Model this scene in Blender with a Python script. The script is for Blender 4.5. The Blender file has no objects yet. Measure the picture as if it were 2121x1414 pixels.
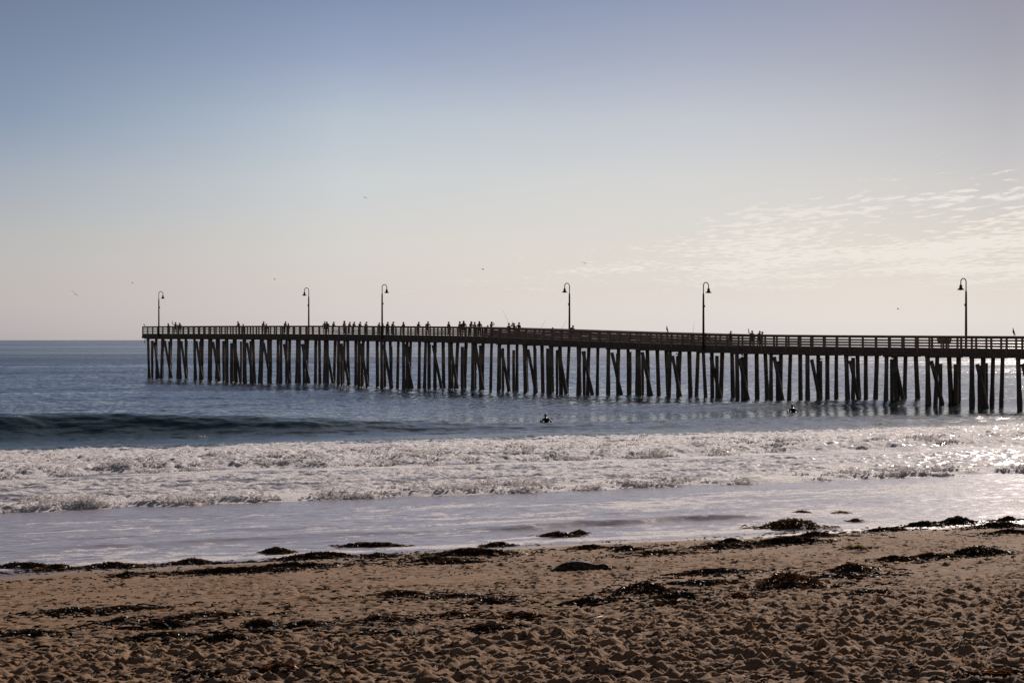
import bpy, bmesh, math, random
import numpy as np
from mathutils import Vector, Matrix

random.seed(7)
RNG = np.random.default_rng(11)
SC = bpy.context.scene
COL = SC.collection
R = math.radians

# ------------------------------------------------------------------ camera
H_EYE = 5.3
FPX = 4500.0                      # focal length in photograph pixels (2121 wide)
cam_d = bpy.data.cameras.new("camera")
cam = bpy.data.objects.new("camera", cam_d)
COL.objects.link(cam)
cam_d.sensor_width = 36.0
cam_d.lens = 36.0 * FPX / 2121.0
cam_d.clip_start = 0.1
cam_d.clip_end = 120000.0
cam.location = (0, 0, H_EYE)
cam.rotation_euler = (R(90) - 3.0 / FPX, 0, 0)
SC.camera = cam

# ------------------------------------------------------------------ world, sun, exposure
SUN_EL, SUN_AZ = 20.0, 20.0       # degrees; azimuth to the right of the viewing direction (+Y)
W = bpy.data.worlds.new("World")
SC.world = W
W.use_nodes = True
nt = W.node_tree
nt.nodes.clear()
N = nt.nodes.new
L = nt.links.new


def wmath(op, a, b=None, clamp=False):
    n = N("ShaderNodeMath"); n.operation = op; n.use_clamp = clamp
    for i, v in enumerate((a, b)):
        if v is None: continue
        if isinstance(v, (int, float)): n.inputs[i].default_value = v
        else: L(v, n.inputs[i])
    return n.outputs[0]


def wmap(v, a, b, c=0.0, d=1.0, smooth=False):
    n = N("ShaderNodeMapRange"); n.clamp = True
    if smooth: n.interpolation_type = 'SMOOTHSTEP'
    L(v, n.inputs[0])
    for i, q in enumerate((a, b, c, d)): n.inputs[i + 1].default_value = q
    return n.outputs[0]


def wramp(v, stops):
    n = N("ShaderNodeValToRGB")
    L(v, n.inputs[0])
    e = n.color_ramp.elements
    while len(e) < len(stops): e.new(0.5)
    for k, (p, c) in enumerate(stops):
        e[k].position = p; e[k].color = (*c, 1)
    return n.outputs[0]


sky = N("ShaderNodeTexSky")
sky.sky_type = 'NISHITA'
sky.sun_disc = False
sky.sun_elevation = R(SUN_EL)
sky.sun_rotation = R(SUN_AZ)
sky.altitude = 0; sky.air_density = 1.0; sky.dust_density = 1.0; sky.ozone_density = 1.0
tc = N("ShaderNodeTexCoord")
sp = N("ShaderNodeSeparateXYZ"); L(tc.outputs['Generated'], sp.inputs[0])
dx, dy, dz = sp.outputs
el = wmap(dz, 0.0, 0.32)
hz = wmath('DIVIDE', dx, wmath('MAXIMUM', dy, 0.05))
TINT = [
    (-0.229, [(0.0167, (0.315, 0.409, 0.834)), (0.0722, (0.321, 0.383, 0.672)), (0.1444, (0.323, 0.366, 0.558)), (0.2306, (0.29, 0.328, 0.491)), (0.3167, (0.223, 0.269, 0.416)), (0.4028, (0.2, 0.236, 0.35)), (0.4833, (0.184, 0.211, 0.302)), (0.75, (0.272, 0.31, 0.461)), (1.0, (0.27, 0.265, 0.31))]),
    (-0.078, [(0.0167, (0.272, 0.372, 0.803)), (0.0722, (0.28, 0.348, 0.64)), (0.1444, (0.305, 0.358, 0.561)), (0.2306, (0.313, 0.365, 0.523)), (0.3167, (0.289, 0.34, 0.477)), (0.4028, (0.218, 0.258, 0.406)), (0.4833, (0.169, 0.211, 0.337)), (0.75, (0.265, 0.31, 0.479)), (1.0, (0.27, 0.265, 0.31))]),
    (0.082, [(0.0167, (0.191, 0.276, 0.622)), (0.0722, (0.198, 0.26, 0.501)), (0.1444, (0.215, 0.262, 0.431)), (0.2306, (0.225, 0.266, 0.397)), (0.3167, (0.208, 0.247, 0.366)), (0.4028, (0.164, 0.197, 0.306)), (0.4833, (0.13, 0.162, 0.274)), (0.75, (0.245, 0.286, 0.447)), (1.0, (0.27, 0.265, 0.31))]),
    (0.227, [(0.0167, (0.142, 0.21, 0.49)), (0.0722, (0.146, 0.196, 0.387)), (0.1444, (0.149, 0.186, 0.311)), (0.2306, (0.143, 0.173, 0.274)), (0.3167, (0.126, 0.15, 0.233)), (0.4028, (0.104, 0.123, 0.195)), (0.4833, (0.092, 0.106, 0.171)), (0.75, (0.226, 0.258, 0.396)), (1.0, (0.27, 0.265, 0.31))]),
]
cur = wramp(el, TINT[0][1])
for (x0, _), (x1, stops) in zip(TINT[:-1], TINT[1:]):
    mixc = N("ShaderNodeMix"); mixc.data_type = 'RGBA'
    L(wmap(hz, x0, x1), mixc.inputs[0]); L(cur, mixc.inputs[6]); L(wramp(el, stops), mixc.inputs[7])
    cur = mixc.outputs[2]
back = N("ShaderNodeMix"); back.data_type = 'RGBA'
L(wmap(dy, 0.0, -0.5), back.inputs[0]); L(cur, back.inputs[6]); back.inputs[7].default_value = (0.46, 0.335, 0.27, 1)
cur = back.outputs[2]
mul = N("ShaderNodeMix"); mul.data_type = 'RGBA'; mul.blend_type = 'MULTIPLY'; mul.inputs[0].default_value = 1.0
L(sky.outputs[0], mul.inputs[6]); L(cur, mul.inputs[7])
# thin high clouds low over the sea to the right: noise on a cloud plane overhead
zc = wmath('MAXIMUM', dz, 0.004)
cc = N("ShaderNodeCombineXYZ")
L(wmath('DIVIDE', dx, zc), cc.inputs[0]); L(wmath('MULTIPLY', wmath('DIVIDE', dy, zc), 0.26), cc.inputs[1])
n1 = N("ShaderNodeTexNoise"); n1.inputs['Scale'].default_value = 6.4; n1.inputs['Detail'].default_value = 7; n1.inputs['Roughness'].default_value = 0.58
L(cc.outputs[0], n1.inputs['Vector'])
n2 = N("ShaderNodeTexNoise"); n2.inputs['Scale'].default_value = 0.7; n2.inputs['Detail'].default_value = 3
L(cc.outputs[0], n2.inputs['Vector'])
right = wmap(dx, -0.10, 0.13, smooth=True)
band_hi = wmap(wmath('SUBTRACT', dz, wmath('MULTIPLY', dx, 0.20)), 0.016, 0.046, 1.0, 0.0, smooth=True)
band_lo = wmap(dz, 0.014, 0.034, smooth=True)
cov = wmath('MULTIPLY', wmath('MULTIPLY', right, band_hi), band_lo)
thr = wmath('ADD', wmath('MULTIPLY', n1.outputs[0], 0.58), wmath('MULTIPLY', n2.outputs[0], 0.42))
cl = wmap(wmath('ADD', thr, wmath('MULTIPLY', cov, 0.115)), 0.575, 0.65, smooth=True)
cl = wmath('MULTIPLY', wmath('MULTIPLY', cl, wmath('POWER', cov, 0.35)), 1.0)
cmix = N("ShaderNodeMix"); cmix.data_type = 'RGBA'
L(cl, cmix.inputs[0]); L(mul.outputs[2], cmix.inputs[6]); cmix.inputs[7].default_value = (6.7, 6.25, 5.75, 1)
bg = N("ShaderNodeBackground"); bg.inputs[1].default_value = 0.1
L(cmix.outputs[2], bg.inputs[0])
wo = N("ShaderNodeOutputWorld"); L(bg.outputs[0], wo.inputs[0])

sun_d = bpy.data.lights.new("sun", 'SUN')
sun_d.energy = 5.0; sun_d.angle = R(0.5); sun_d.color = (1.0, 0.865, 0.765)
sun = bpy.data.objects.new("sun", sun_d); COL.objects.link(sun)
sv = Vector((math.sin(R(SUN_AZ)) * math.cos(R(SUN_EL)), math.cos(R(SUN_AZ)) * math.cos(R(SUN_EL)), math.sin(R(SUN_EL))))
sun.rotation_euler = sv.to_track_quat('Z', 'Y').to_euler()
sun.location = sv * 300
SC.view_settings.view_transform = 'Standard'
SC.view_settings.look = 'None'
SC.view_settings.exposure = 0.35
SC.view_settings.gamma = 1.0
SC.view_settings.use_curve_mapping = False
SC.cycles.max_bounces = 6
SC.cycles.diffuse_bounces = 3
SC.cycles.glossy_bounces = 3

# ------------------------------------------------------------------ object helpers


def tag(o, label=None, cat=None, group=None, kind=None):
    if label: o["label"] = label
    if cat: o["category"] = cat
    if group: o["group"] = group
    if kind: o["kind"] = kind
    return o


def empty(name, loc, rz=0.0):
    o = bpy.data.objects.new(name, None)
    o.empty_display_size = 0.3
    COL.objects.link(o); o.location = loc; o.rotation_euler = (0, 0, rz)
    return o


def link(name, me, mats=(), parent=None, loc=(0, 0, 0), rz=0.0):
    o = bpy.data.objects.new(name, me)
    COL.objects.link(o); o.location = loc; o.rotation_euler = (0, 0, rz)
    for m in (mats if isinstance(mats, (list, tuple)) else [mats]):
        if len(me.materials) < len(mats if isinstance(mats, (list, tuple)) else [mats]): me.materials.append(m)
    if parent: o.parent = parent
    return o


def copy_tree(o, parent=None):
    c = o.copy(); COL.objects.link(c)
    if parent: c.parent = parent
    for ch in list(o.children): copy_tree(ch, c)
    return c


def np_mesh(name, V, quads=None, tris=None, smooth=True):
    me = bpy.data.meshes.new(name)
    nv = len(V); F = []; tot = []
    if quads is not None and len(quads): F.append(np.asarray(quads, np.int32).ravel()); tot.append(np.full(len(quads), 4, np.int32))
    if tris is not None and len(tris): F.append(np.asarray(tris, np.int32).ravel()); tot.append(np.full(len(tris), 3, np.int32))
    idx = np.concatenate(F); tot = np.concatenate(tot)
    st = np.concatenate([[0], np.cumsum(tot)[:-1]]).astype(np.int32)
    me.vertices.add(nv); me.vertices.foreach_set("co", np.asarray(V, np.float32).ravel())
    me.loops.add(len(idx)); me.loops.foreach_set("vertex_index", idx)
    me.polygons.add(len(tot)); me.polygons.foreach_set("loop_start", st)
    me.polygons.foreach_set("use_smooth", np.full(len(tot), smooth, bool))
    me.update(calc_edges=True); me.validate()
    return me


def attr(me, name, vals):
    a = me.attributes.new(name, 'FLOAT', 'POINT')
    a.data.foreach_set("value", np.asarray(vals, np.float32))


def grid_quads(nr, nc):
    i = np.arange(nr * nc, dtype=np.int32).reshape(nr, nc)
    return np.stack([i[:-1, :-1], i[:-1, 1:], i[1:, 1:], i[1:, :-1]], -1).reshape(-1, 4)


class MB:
    """collects simple solids into one mesh"""
    def __init__(self): self.v = []; self.f = []

    def box(self, c, ax, ay, az):
        c = Vector(c); ax = Vector(ax); ay = Vector(ay); az = Vector(az); b = len(self.v)
        for sz in (-1, 1):
            for sx, sy in ((-1, -1), (1, -1), (1, 1), (-1, 1)):
                self.v.append(c + ax * sx + ay * sy + az * sz)
        for q in ((0, 3, 2, 1), (4, 5, 6, 7), (0, 1, 5, 4), (1, 2, 6, 5), (2, 3, 7, 6), (3, 0, 4, 7)):
            self.f.append(tuple(b + k for k in q))

    def tube(self, pts, rad, n=8, jit=0.0, cap=True):
        pts = [Vector(p) for p in pts]; b = len(self.v)
        up = Vector((0, 0, 1))
        for i, p in enumerate(pts):
            d = (pts[min(i + 1, len(pts) - 1)] - pts[max(i - 1, 0)]).normalized()
            x = d.cross(up) if abs(d.z) < 0.95 else d.cross(Vector((0, 1, 0)))
            x.normalize(); y = d.cross(x).normalized()
            if i and x.dot(px) < 0 and abs(x.dot(px)) > 0.3: x = -x; y = -y
            px = x
            r = rad[i] if isinstance(rad, (list, tuple)) else rad
            for k in range(n):
                t = 2 * math.pi * k / n
                q = r * (1 + random.uniform(-jit, jit))
                self.v.append(p + x * (q * math.cos(t)) + y * (q * math.sin(t)))
        for i in range(len(pts) - 1):
            for k in range(n):
                k2 = (k + 1) % n
                self.f.append((b + i * n + k, b + i * n + k2, b + (i + 1) * n + k2, b + (i + 1) * n + k))
        if cap:
            self.f.append(tuple(b + k for k in reversed(range(n))))
            e = b + (len(pts) - 1) * n
            self.f.append(tuple(e + k for k in range(n)))

    def lathe(self, c, prof, n=16):
        c = Vector(c); b = len(self.v)
        for r, z in prof:
            for k in range(n):
                t = 2 * math.pi * k / n
                self.v.append(c + Vector((r * math.cos(t), r * math.sin(t), z)))
        for i in range(len(prof) - 1):
            for k in range(n):
                k2 = (k + 1) % n
                self.f.append((b + i * n + k, b + i * n + k2, b + (i + 1) * n + k2, b + (i + 1) * n + k))
        self.f.append(tuple(b + k for k in reversed(range(n))))
        e = b + (len(prof) - 1) * n
        self.f.append(tuple(e + k for k in range(n)))

    def mesh(self, name, smooth=False, fix=True):
        me = bpy.data.meshes.new(name)
        me.from_pydata([tuple(v) for v in self.v], [], self.f); me.update()
        if fix:
            bm = bmesh.new(); bm.from_mesh(me)
            bmesh.ops.recalc_face_normals(bm, faces=bm.faces); bm.to_mesh(me); bm.free()
        if smooth: me.polygons.foreach_set("use_smooth", [True] * len(me.polygons))
        return me

    def build(self, name, mat, parent=None, smooth=False, loc=(0, 0, 0), rz=0.0):
        return link(name, self.mesh(name, smooth), [mat], parent, loc, rz)


# ------------------------------------------------------------------ numpy noise
_P = RNG.permutation(512).astype(np.int32)
_P = np.concatenate([_P, _P, _P])
_G = RNG.uniform(0, 2 * np.pi, 512); _GX = np.cos(_G).astype(np.float32); _GY = np.sin(_G).astype(np.float32)


def perlin(x, y):
    x = np.asarray(x, np.float64); y = np.asarray(y, np.float64)
    xf = np.floor(x); yf = np.floor(y)
    xi = xf.astype(np.int64) & 511; yi = yf.astype(np.int64) & 511
    fx = (x - xf).astype(np.float32); fy = (y - yf).astype(np.float32)
    u = fx * fx * fx * (fx * (fx * 6 - 15) + 10); v = fy * fy * fy * (fy * (fy * 6 - 15) + 10)

    def g(ix, iy, dx, dy):
        h = _P[_P[ix & 511] + (iy & 511)]
        return _GX[h] * dx + _GY[h] * dy
    a = g(xi, yi, fx, fy); b = g(xi + 1, yi, fx - 1, fy)
    c = g(xi, yi + 1, fx, fy - 1); d = g(xi + 1, yi + 1, fx - 1, fy - 1)
    return (a + u * (b - a) + v * ((c + u * (d - c)) - (a + u * (b - a)))) * 1.5


def fbm(x, y, o=4, g=0.5):
    s = 0.0; a = 1.0
    for k in range(o):
        s = s + a * perlin(x * 2 ** k + 17.3 * k, y * 2 ** k + 9.1 * k); a *= g
    return s


def sst(a, b, x):
    t = np.clip((x - a) / (b - a), 0, 1)
    return t * t * (3 - 2 * t)


def worley_pits(x, y, cell, lx, ly, seed):
    """oval pits with a soft rim, one per jittered cell: footprints"""
    cx = np.floor(x / cell).astype(np.int64); cy = np.floor(y / cell).astype(np.int64)
    out = np.zeros(x.shape, np.float32)
    for i in (-1, 0, 1):
        for j in (-1, 0, 1):
            gx = cx + i; gy = cy + j
            h = _P[_P[(gx + seed) & 511] + ((gy + seed * 3) & 511)]
            h2 = _P[_P[(h + 71) & 511] + ((gx + gy * 5) & 511)]
            px = (gx + 0.5 + 0.9 * (h / 512.0 - 0.5)) * cell
            py = (gy + 0.5 + 0.9 * (h2 / 512.0 - 0.5)) * cell
            th = ((h * 7 + h2 * 3) & 511) / 512.0 * np.pi
            k = 0.35 + 0.65 * ((h2 * 13 + h) & 511) / 512.0
            ux = x - px; uy = y - py
            a = (ux * np.cos(th) + uy * np.sin(th)) / lx; b = (-ux * np.sin(th) + uy * np.cos(th)) / ly
            q = a * a + b * b
            out += (k * (-np.exp(-q * 1.6) + 0.55 * np.exp(-(np.sqrt(q) - 1.45) ** 2 * 5))).astype(np.float32)
    return out


# ------------------------------------------------------------------ shore frame and heights
P0 = (0.5, 56.2)
TX, TY = 0.8795, 0.4759           # along the shore (to the right)
NX, NY = -0.4759, 0.8795          # seaward


def to_as(X, Y):
    rx = X - P0[0]; ry = Y - P0[1]
    return rx * TX + ry * TY, rx * NX + ry * NY


def to_xy(a, s):
    return P0[0] + a * TX + s * NX, P0[1] + a * TY + s * NY


def sand_base(a, s):
    z = np.where(s < 0, -0.060 * s, -0.05 * s)
    z = np.where(s < -40, 2.4 - 0.02 * (s + 40), z)
    return np.maximum(z, -4.0)


def sand_z(X, Y, detail=True):
    X = np.asarray(X, float); Y = np.asarray(Y, float)
    a, s = to_as(X, Y)
    z = sand_base(a, s)
    z = z + 0.045 * perlin(a * 0.10 + 3, s * 0.22) + 0.022 * perlin(a * 0.33, s * 0.5 + 7)
    if detail:
        inl = -s
        wa = a + 0.16 * perlin(a * 1.1, s * 1.1 + 3) + 0.07 * perlin(a * 3.1, s * 3.1); ws = s + 0.16 * perlin(a * 1.1 + 50, s * 1.1) + 0.07 * perlin(a * 3.1 + 9, s * 3.1)
        amp = np.clip(0.70 + 0.75 * perlin(a * 0.20, s * 0.26 + 70), 0.12, 1.3)
        mid = sst(2.0, 9.0, inl); near = sst(15.0, 25.0, inl + 2.5 * perlin(a * 0.12, s * 0.12))
        z = z + mid * (0.018 * perlin(a * 1.4, s * 2.0) + 0.012 * perlin(a * 3.4 + 5, s * 5.0))
        z = z + mid * (0.5 + 0.5 * near) * (0.028 * perlin(a * 6.0, s * 8.0))
        z = z + mid * (1 - 0.75 * near) * 0.062 * worley_pits(wa, ws, 0.34, 0.13, 0.07, 5) * sst(-0.45, 0.2, perlin(a * 0.3, s * 0.4 + 40))
        z = z + near * 0.088 * amp * worley_pits(wa, ws, 0.29, 0.125, 0.075, 11)
        z = z + near * 0.060 * (1.4 - amp) * worley_pits(wa + 31.7, ws - 12.2, 0.215, 0.09, 0.055, 23)
        z = z + near * (0.026 * perlin(a * 4.5, s * 5.5 + 2) + 0.014 * perlin(a * 11, s * 13))
        z = z + near * 0.055 * perlin(a * 1.7 + 9, s * 2.1)
    return z


def water_z(X, Y):
    X = np.asarray(X, float); Y = np.asarray(Y, float)
    a, s = to_as(X, Y)
    w1 = perlin(a * 0.06, s * 0.0 + 2.2); w2 = perlin(a * 0.25, 7.7 + s * 0.0)
    z = np.zeros(np.broadcast(a, s).shape)
    # swell about to break
    c1 = 68.5 - 0.10 * (a - 5) + 2.0 * w1 + 0.5 * w2
    A1 = 1.22 * (1 - 0.86 * sst(8, 42, a)) + 0.05 * w2
    d = s - c1
    z = z + A1 * np.where(d < 0, np.exp(-(d / 2.7) ** 2), np.exp(-(d / 8.0) ** 2))
    # second low swell in front of the landward piles
    c2 = 91 + 2.5 * perlin(a * 0.05, 31.0 + 0 * s)
    d = s - c2
    z = z + (0.12 + 0.34 * sst(48, 66, a)) * np.where(d < 0, np.exp(-(d / 3.6) ** 2), np.exp(-(d / 7) ** 2))
    # rolling swells further out
    out = sst(100, 135, s)
    ph = s / 36 * 2 * np.pi + 2.2 * perlin(a * 0.012, s * 0.012)
    z = z + out * 0.24 * np.sin(ph) * (0.6 + 0.6 * perlin(a * 0.02 + 5, s * 0.01))
    # wind chop
    chop = sst(56, 66, s)
    ch = (0.050 * perlin(a * 0.13, s * 0.40) + 0.050 * perlin(a * 0.30 + 4, s * 0.95) + 0.040 * perlin(a * 0.75, s * 1.9 + 3)
          + 0.022 * perlin(a * 1.6, s * 3.4 + 8))
    z = z + chop * (0.45 + 0.75 * sst(74, 104, s)) * ch
    # ripples on the wave face
    z = z + sst(57, 61, s) * (1 - sst(68, 76, s)) * (0.06 * perlin(a * 0.30 + s * 0.25, s * 1.1) + 0.045 * perlin(a * 0.8 + s * 0.5, s * 2.2) + 0.022 * perlin(a * 2.0, s * 4.0))
    # outer bore: torn white water
    e2 = 33.4 + 1.8 * perlin(a * 0.11, 50.0 + 0 * s) + 0.7 * perlin(a * 0.5, 51.0 + 0 * s)
    d = s - e2
    z = z + 0.24 * sst(0, 2.6, d) * (1 - 0.72 * sst(3, 16, d)) * (1 - sst(19, 27, d))
    body = sst(0.0, 1.6, d) * (1 - sst(17, 25, d))
    lum = 0.5 * np.abs(perlin(a * 0.75, s * 1.0 + 60)) + 0.6 * np.abs(perlin(a * 1.7, s * 2.2 + 61)) + 0.45 * np.abs(perlin(a * 3.6, s * 4.2)) + 0.25 * np.abs(perlin(a * 6.0, s * 7.0))
    z = z + body * (0.17 - 0.07 * sst(7, 15, d)) * lum * (0.75 + 0.5 * perlin(a * 0.2, s * 0.3))
    z = z + body * (0.045 * perlin(a * 1.2, s * 2.4 + 4) + 0.050 * perlin(a * 2.6, s * 4.2 + 4) + 0.036 * perlin(a * 5.0, s * 7.0))
    # inner bore
    e1 = 16.9 + 0.9 * perlin(a * 0.16, 80.0 + 0 * s) + 0.45 * perlin(a * 0.7, 81.0 + 0 * s)
    d = s - e1
    z = z + 0.11 * sst(0, 0.9, d) * (1 - 0.4 * sst(1.5, 8, d)) * (1 - sst(12, 18, d))
    b1 = sst(0, 0.8, d) * (1 - 0.72 * sst(2.2, 6.0, d)) * (1 - sst(12, 17, d))
    lum = np.abs(perlin(a * 1.3, s * 1.5 + 90)) + 0.6 * np.abs(perlin(a * 3.0, s * 3.2 + 91))
    z = z + b1 * 0.10 * lum * sst(-0.3, 0.25, perlin(a * 0.5, 33.3 + s * 0.2))
    mid = sst(1.5, 3.5, d) * (1 - sst(13, 16, d))
    z = z + mid * (0.045 * perlin(a * 0.9, s * 2.0) + 0.055 * perlin(a * 2.0, s * 3.6) + 0.042 * perlin(a * 4.2, s * 6.5))
    # thin swash with small wavelets
    sw = 1 - sst(14, 17, s)
    z = z + sw * (0.018 * perlin(a * 0.5, s * 2.2) + 0.012 * perlin(a * 1.6, s * 4.5) + 0.008 * perlin(a * 2.6, s * 8.0))
    c3 = 4.2 + 0.03 * a + 0.5 * perlin(a * 0.35, 12.0 + 0 * s)
    d = s - c3
    z = z + 0.15 * sst(-1.5, 2.5, a) * (1 - sst(8, 14, a)) * np.where(d < 0, np.exp(-(d / 0.32) ** 2), np.exp(-(d / 1.1) ** 2))
    c4 = 4.9 + 0.7 * perlin(a * 0.3, 14.0 + 0 * s)
    d = s - c4
    z = z + 0.07 * sst(-13, -9, a) * (1 - sst(-2, 1, a)) * np.where(d < 0, np.exp(-(d / 0.35) ** 2), np.exp(-(d / 1.2) ** 2))
    c5 = 7.6 + 0.6 * perlin(a * 0.3, 16.0 + 0 * s)
    d = s - c5
    z = z + 0.05 * np.where(d < 0, np.exp(-(d / 0.35) ** 2), np.exp(-(d / 1.2) ** 2)) * (0.5 + 0.8 * perlin(a * 0.2, 17.0 + 0 * s))
    return z


def foam_cover(a, s):
    e2 = 33.4 + 1.8 * perlin(a * 0.11, 50.0 + 0 * s) + 0.7 * perlin(a * 0.5, 51.0 + 0 * s)
    e1 = 16.9 + 0.9 * perlin(a * 0.16, 80.0 + 0 * s) + 0.45 * perlin(a * 0.7, 81.0 + 0 * s)
    top = 56.5 + 1.8 * perlin(a * 0.1, 33.0 + 0 * s) + 1.4 * perlin(a * 0.35, s * 0.25 + 34.0) + 0.7 * perlin(a * 1.1, s * 0.6 + 35.0) + 0.05 * np.maximum(a - 25, 0)
    f = sst(-0.15, 0.25, s - e1) * (0.69 + 0.18 * perlin(a * 0.3, s * 0.6) + 0.2 * (1 - sst(1.2, 3.5, s - e1)))
    f = np.maximum(f, sst(-0.3, 0.8, s - e2) * (0.80 + 0.20 * perlin(a * 0.25, s * 0.6 + 5)))
    f = f * (1 - sst(-8.5, 3.5, s - top) * 0.97)
    f = f + 0.22 * np.exp(-((s - top - 2) / 3.0) ** 2)
    # old foam and lace in the wash
    wash = (1 - sst(13, 17.5, s)) * sst(-1, 1.0, s)
    f = np.maximum(f, wash * (0.50 + 0.16 * perlin(a * 0.15, s * 0.3) + 0.34 * (1 - sst(0.2, 1.6, s))))
    f = f + 0.12 * wash * sst(-2, 16, a)
    for l0, fr_, am in ((1.6, 0.22, 0.9), (3.1, 0.17, 0.8), (6.3, 0.13, 0.85), (9.4, 0.2, 0.8), (12.2, 0.16, 0.9)):
        ln = l0 + 0.9 * perlin(a * fr_, l0 * 7 + 0 * s) + 0.25 * perlin(a * fr_ * 4, l0 * 9 + 0 * s)
        on = sst(-0.25, 0.35, perlin(a * 0.17, l0 * 3 + 0 * s))
        f = np.maximum(f, am * on * np.exp(-(np.abs(s - ln) / np.where(s > ln, 0.50, 0.10)) ** 2))
    return np.clip(f, 0, 1)


def img_ray(x, y):
    return (x - 1060.5) / FPX, -(y - 704.0) / FPX


def on_sand(x, y):
    kx, kz = img_ray(x, y)
    Yv = np.linspace(12, 75, 1300)
    zs = sand_z(kx * Yv, Yv, False)
    d = H_EYE + kz * Yv - np.maximum(zs, 0.0)
    i = int(np.argmax(d < 0))
    Yh = float(Yv[i]); X = kx * Yh
    return X, Yh, float(max(sand_z(X, Yh, False), -0.01))


# ------------------------------------------------------------------ materials


def mat(name):
    m = bpy.data.materials.new(name); m.use_nodes = True
    t = m.node_tree; p = t.nodes["Principled BSDF"]
    return m, t, p


def nn(t, typ, **kw):
    n = t.nodes.new(typ)
    for k, v in kw.items():
        if k in n.inputs: n.inputs[k].default_value = v
        else: setattr(n, k, v)
    return n


def ramp(t, src, stops):
    n = t.nodes.new("ShaderNodeValToRGB"); t.links.new(src, n.inputs[0])
    e = n.color_ramp.elements
    while len(e) < len(stops): e.new(0.5)
    for k, (p, c) in enumerate(stops):
        e[k].position = p; e[k].color = (*c, 1)
    return n.outputs[0]


def mth(t, op, a, b=None, clamp=False):
    n = t.nodes.new("ShaderNodeMath"); n.operation = op; n.use_clamp = clamp
    for i, v in enumerate((a, b)):
        if v is None: continue
        if isinstance(v, (int, float)): n.inputs[i].default_value = v
        else: t.links.new(v, n.inputs[i])
    return n.outputs[0]


def mapr(t, v, a, b, c=0.0, d=1.0, smooth=False):
    n = t.nodes.new("ShaderNodeMapRange"); n.clamp = True
    if smooth: n.interpolation_type = 'SMOOTHSTEP'
    t.links.new(v, n.inputs[0])
    for i, q in enumerate((a, b, c, d)): n.inputs[i + 1].default_value = q
    return n.outputs[0]


def mix(t, f, a, b, blend='MIX'):
    n = t.nodes.new("ShaderNodeMix"); n.data_type = 'RGBA'; n.blend_type = blend
    for i, v in ((0, f), (6, a), (7, b)):
        if isinstance(v, (int, float)): n.inputs[i].default_value = v
        elif isinstance(v, tuple): n.inputs[i].default_value = (*v, 1)
        else: t.links.new(v, n.inputs[i])
    return n.outputs[2]


def shore_coords(t, sx=1.0, sy=1.0):
    """world position turned so x runs along the shore, y seaward"""
    g = nn(t, "ShaderNodeNewGeometry")
    r = t.nodes.new("ShaderNodeVectorRotate"); r.rotation_type = 'Z_AXIS'
    r.inputs['Angle'].default_value = -math.atan2(TY, TX)
    t.links.new(g.outputs['Position'], r.inputs['Vector'])
    m = t.nodes.new("ShaderNodeVectorMath"); m.operation = 'MULTIPLY'
    t.links.new(r.outputs[0], m.inputs[0]); m.inputs[1].default_value = (sx, sy, 1)
    return m.outputs[0]


def noise(t, vec, scale, detail=3, rough=0.55):
    n = nn(t, "ShaderNodeTexNoise", Scale=scale, Detail=detail, Roughness=rough)
    if vec is not None: t.links.new(vec, n.inputs['Vector'])
    return n.outputs[0]


def bump(t, h, dist, strength=1.0, prev=None):
    b = nn(t, "ShaderNodeBump", Strength=strength, Distance=dist)
    t.links.new(h, b.inputs['Height'])
    if prev is not None: t.links.new(prev, b.inputs['Normal'])
    return b.outputs[0]


def m_sand():
    m, t, p = mat("sand")
    v = shore_coords(t)
    big = noise(t, v, 0.5, 4); fine = noise(t, v, 22, 4, 0.7); mid = noise(t, v, 4.0, 4, 0.6)
    dry = ramp(t, mid, [(0.3, (0.172, 0.104, 0.061)), (0.7, (0.255, 0.158, 0.094))])
    dry = mix(t, mapr(t, fine, 0.55, 0.72), dry, (0.10, 0.062, 0.040))
    at = nn(t, "ShaderNodeAttribute", attribute_name="wet")
    w = mth(t, 'ADD', at.outputs['Fac'], mth(t, 'MULTIPLY', mth(t, 'SUBTRACT', big, 0.5), 0.5), True)
    t.links.new(mix(t, w, dry, (0.10, 0.067, 0.047)), p.inputs['Base Color'])
    t.links.new(mapr(t, w, 0.3, 1.0, 0.95, 0.34), p.inputs['Roughness'])
    t.links.new(mapr(t, w, 0.3, 1.0, 0.04, 0.40), p.inputs['Specular IOR Level'])
    t.links.new(bump(t, fine, 0.010, 0.7, bump(t, mid, 0.035, 0.6)), p.inputs['Normal'])
    return m


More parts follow.
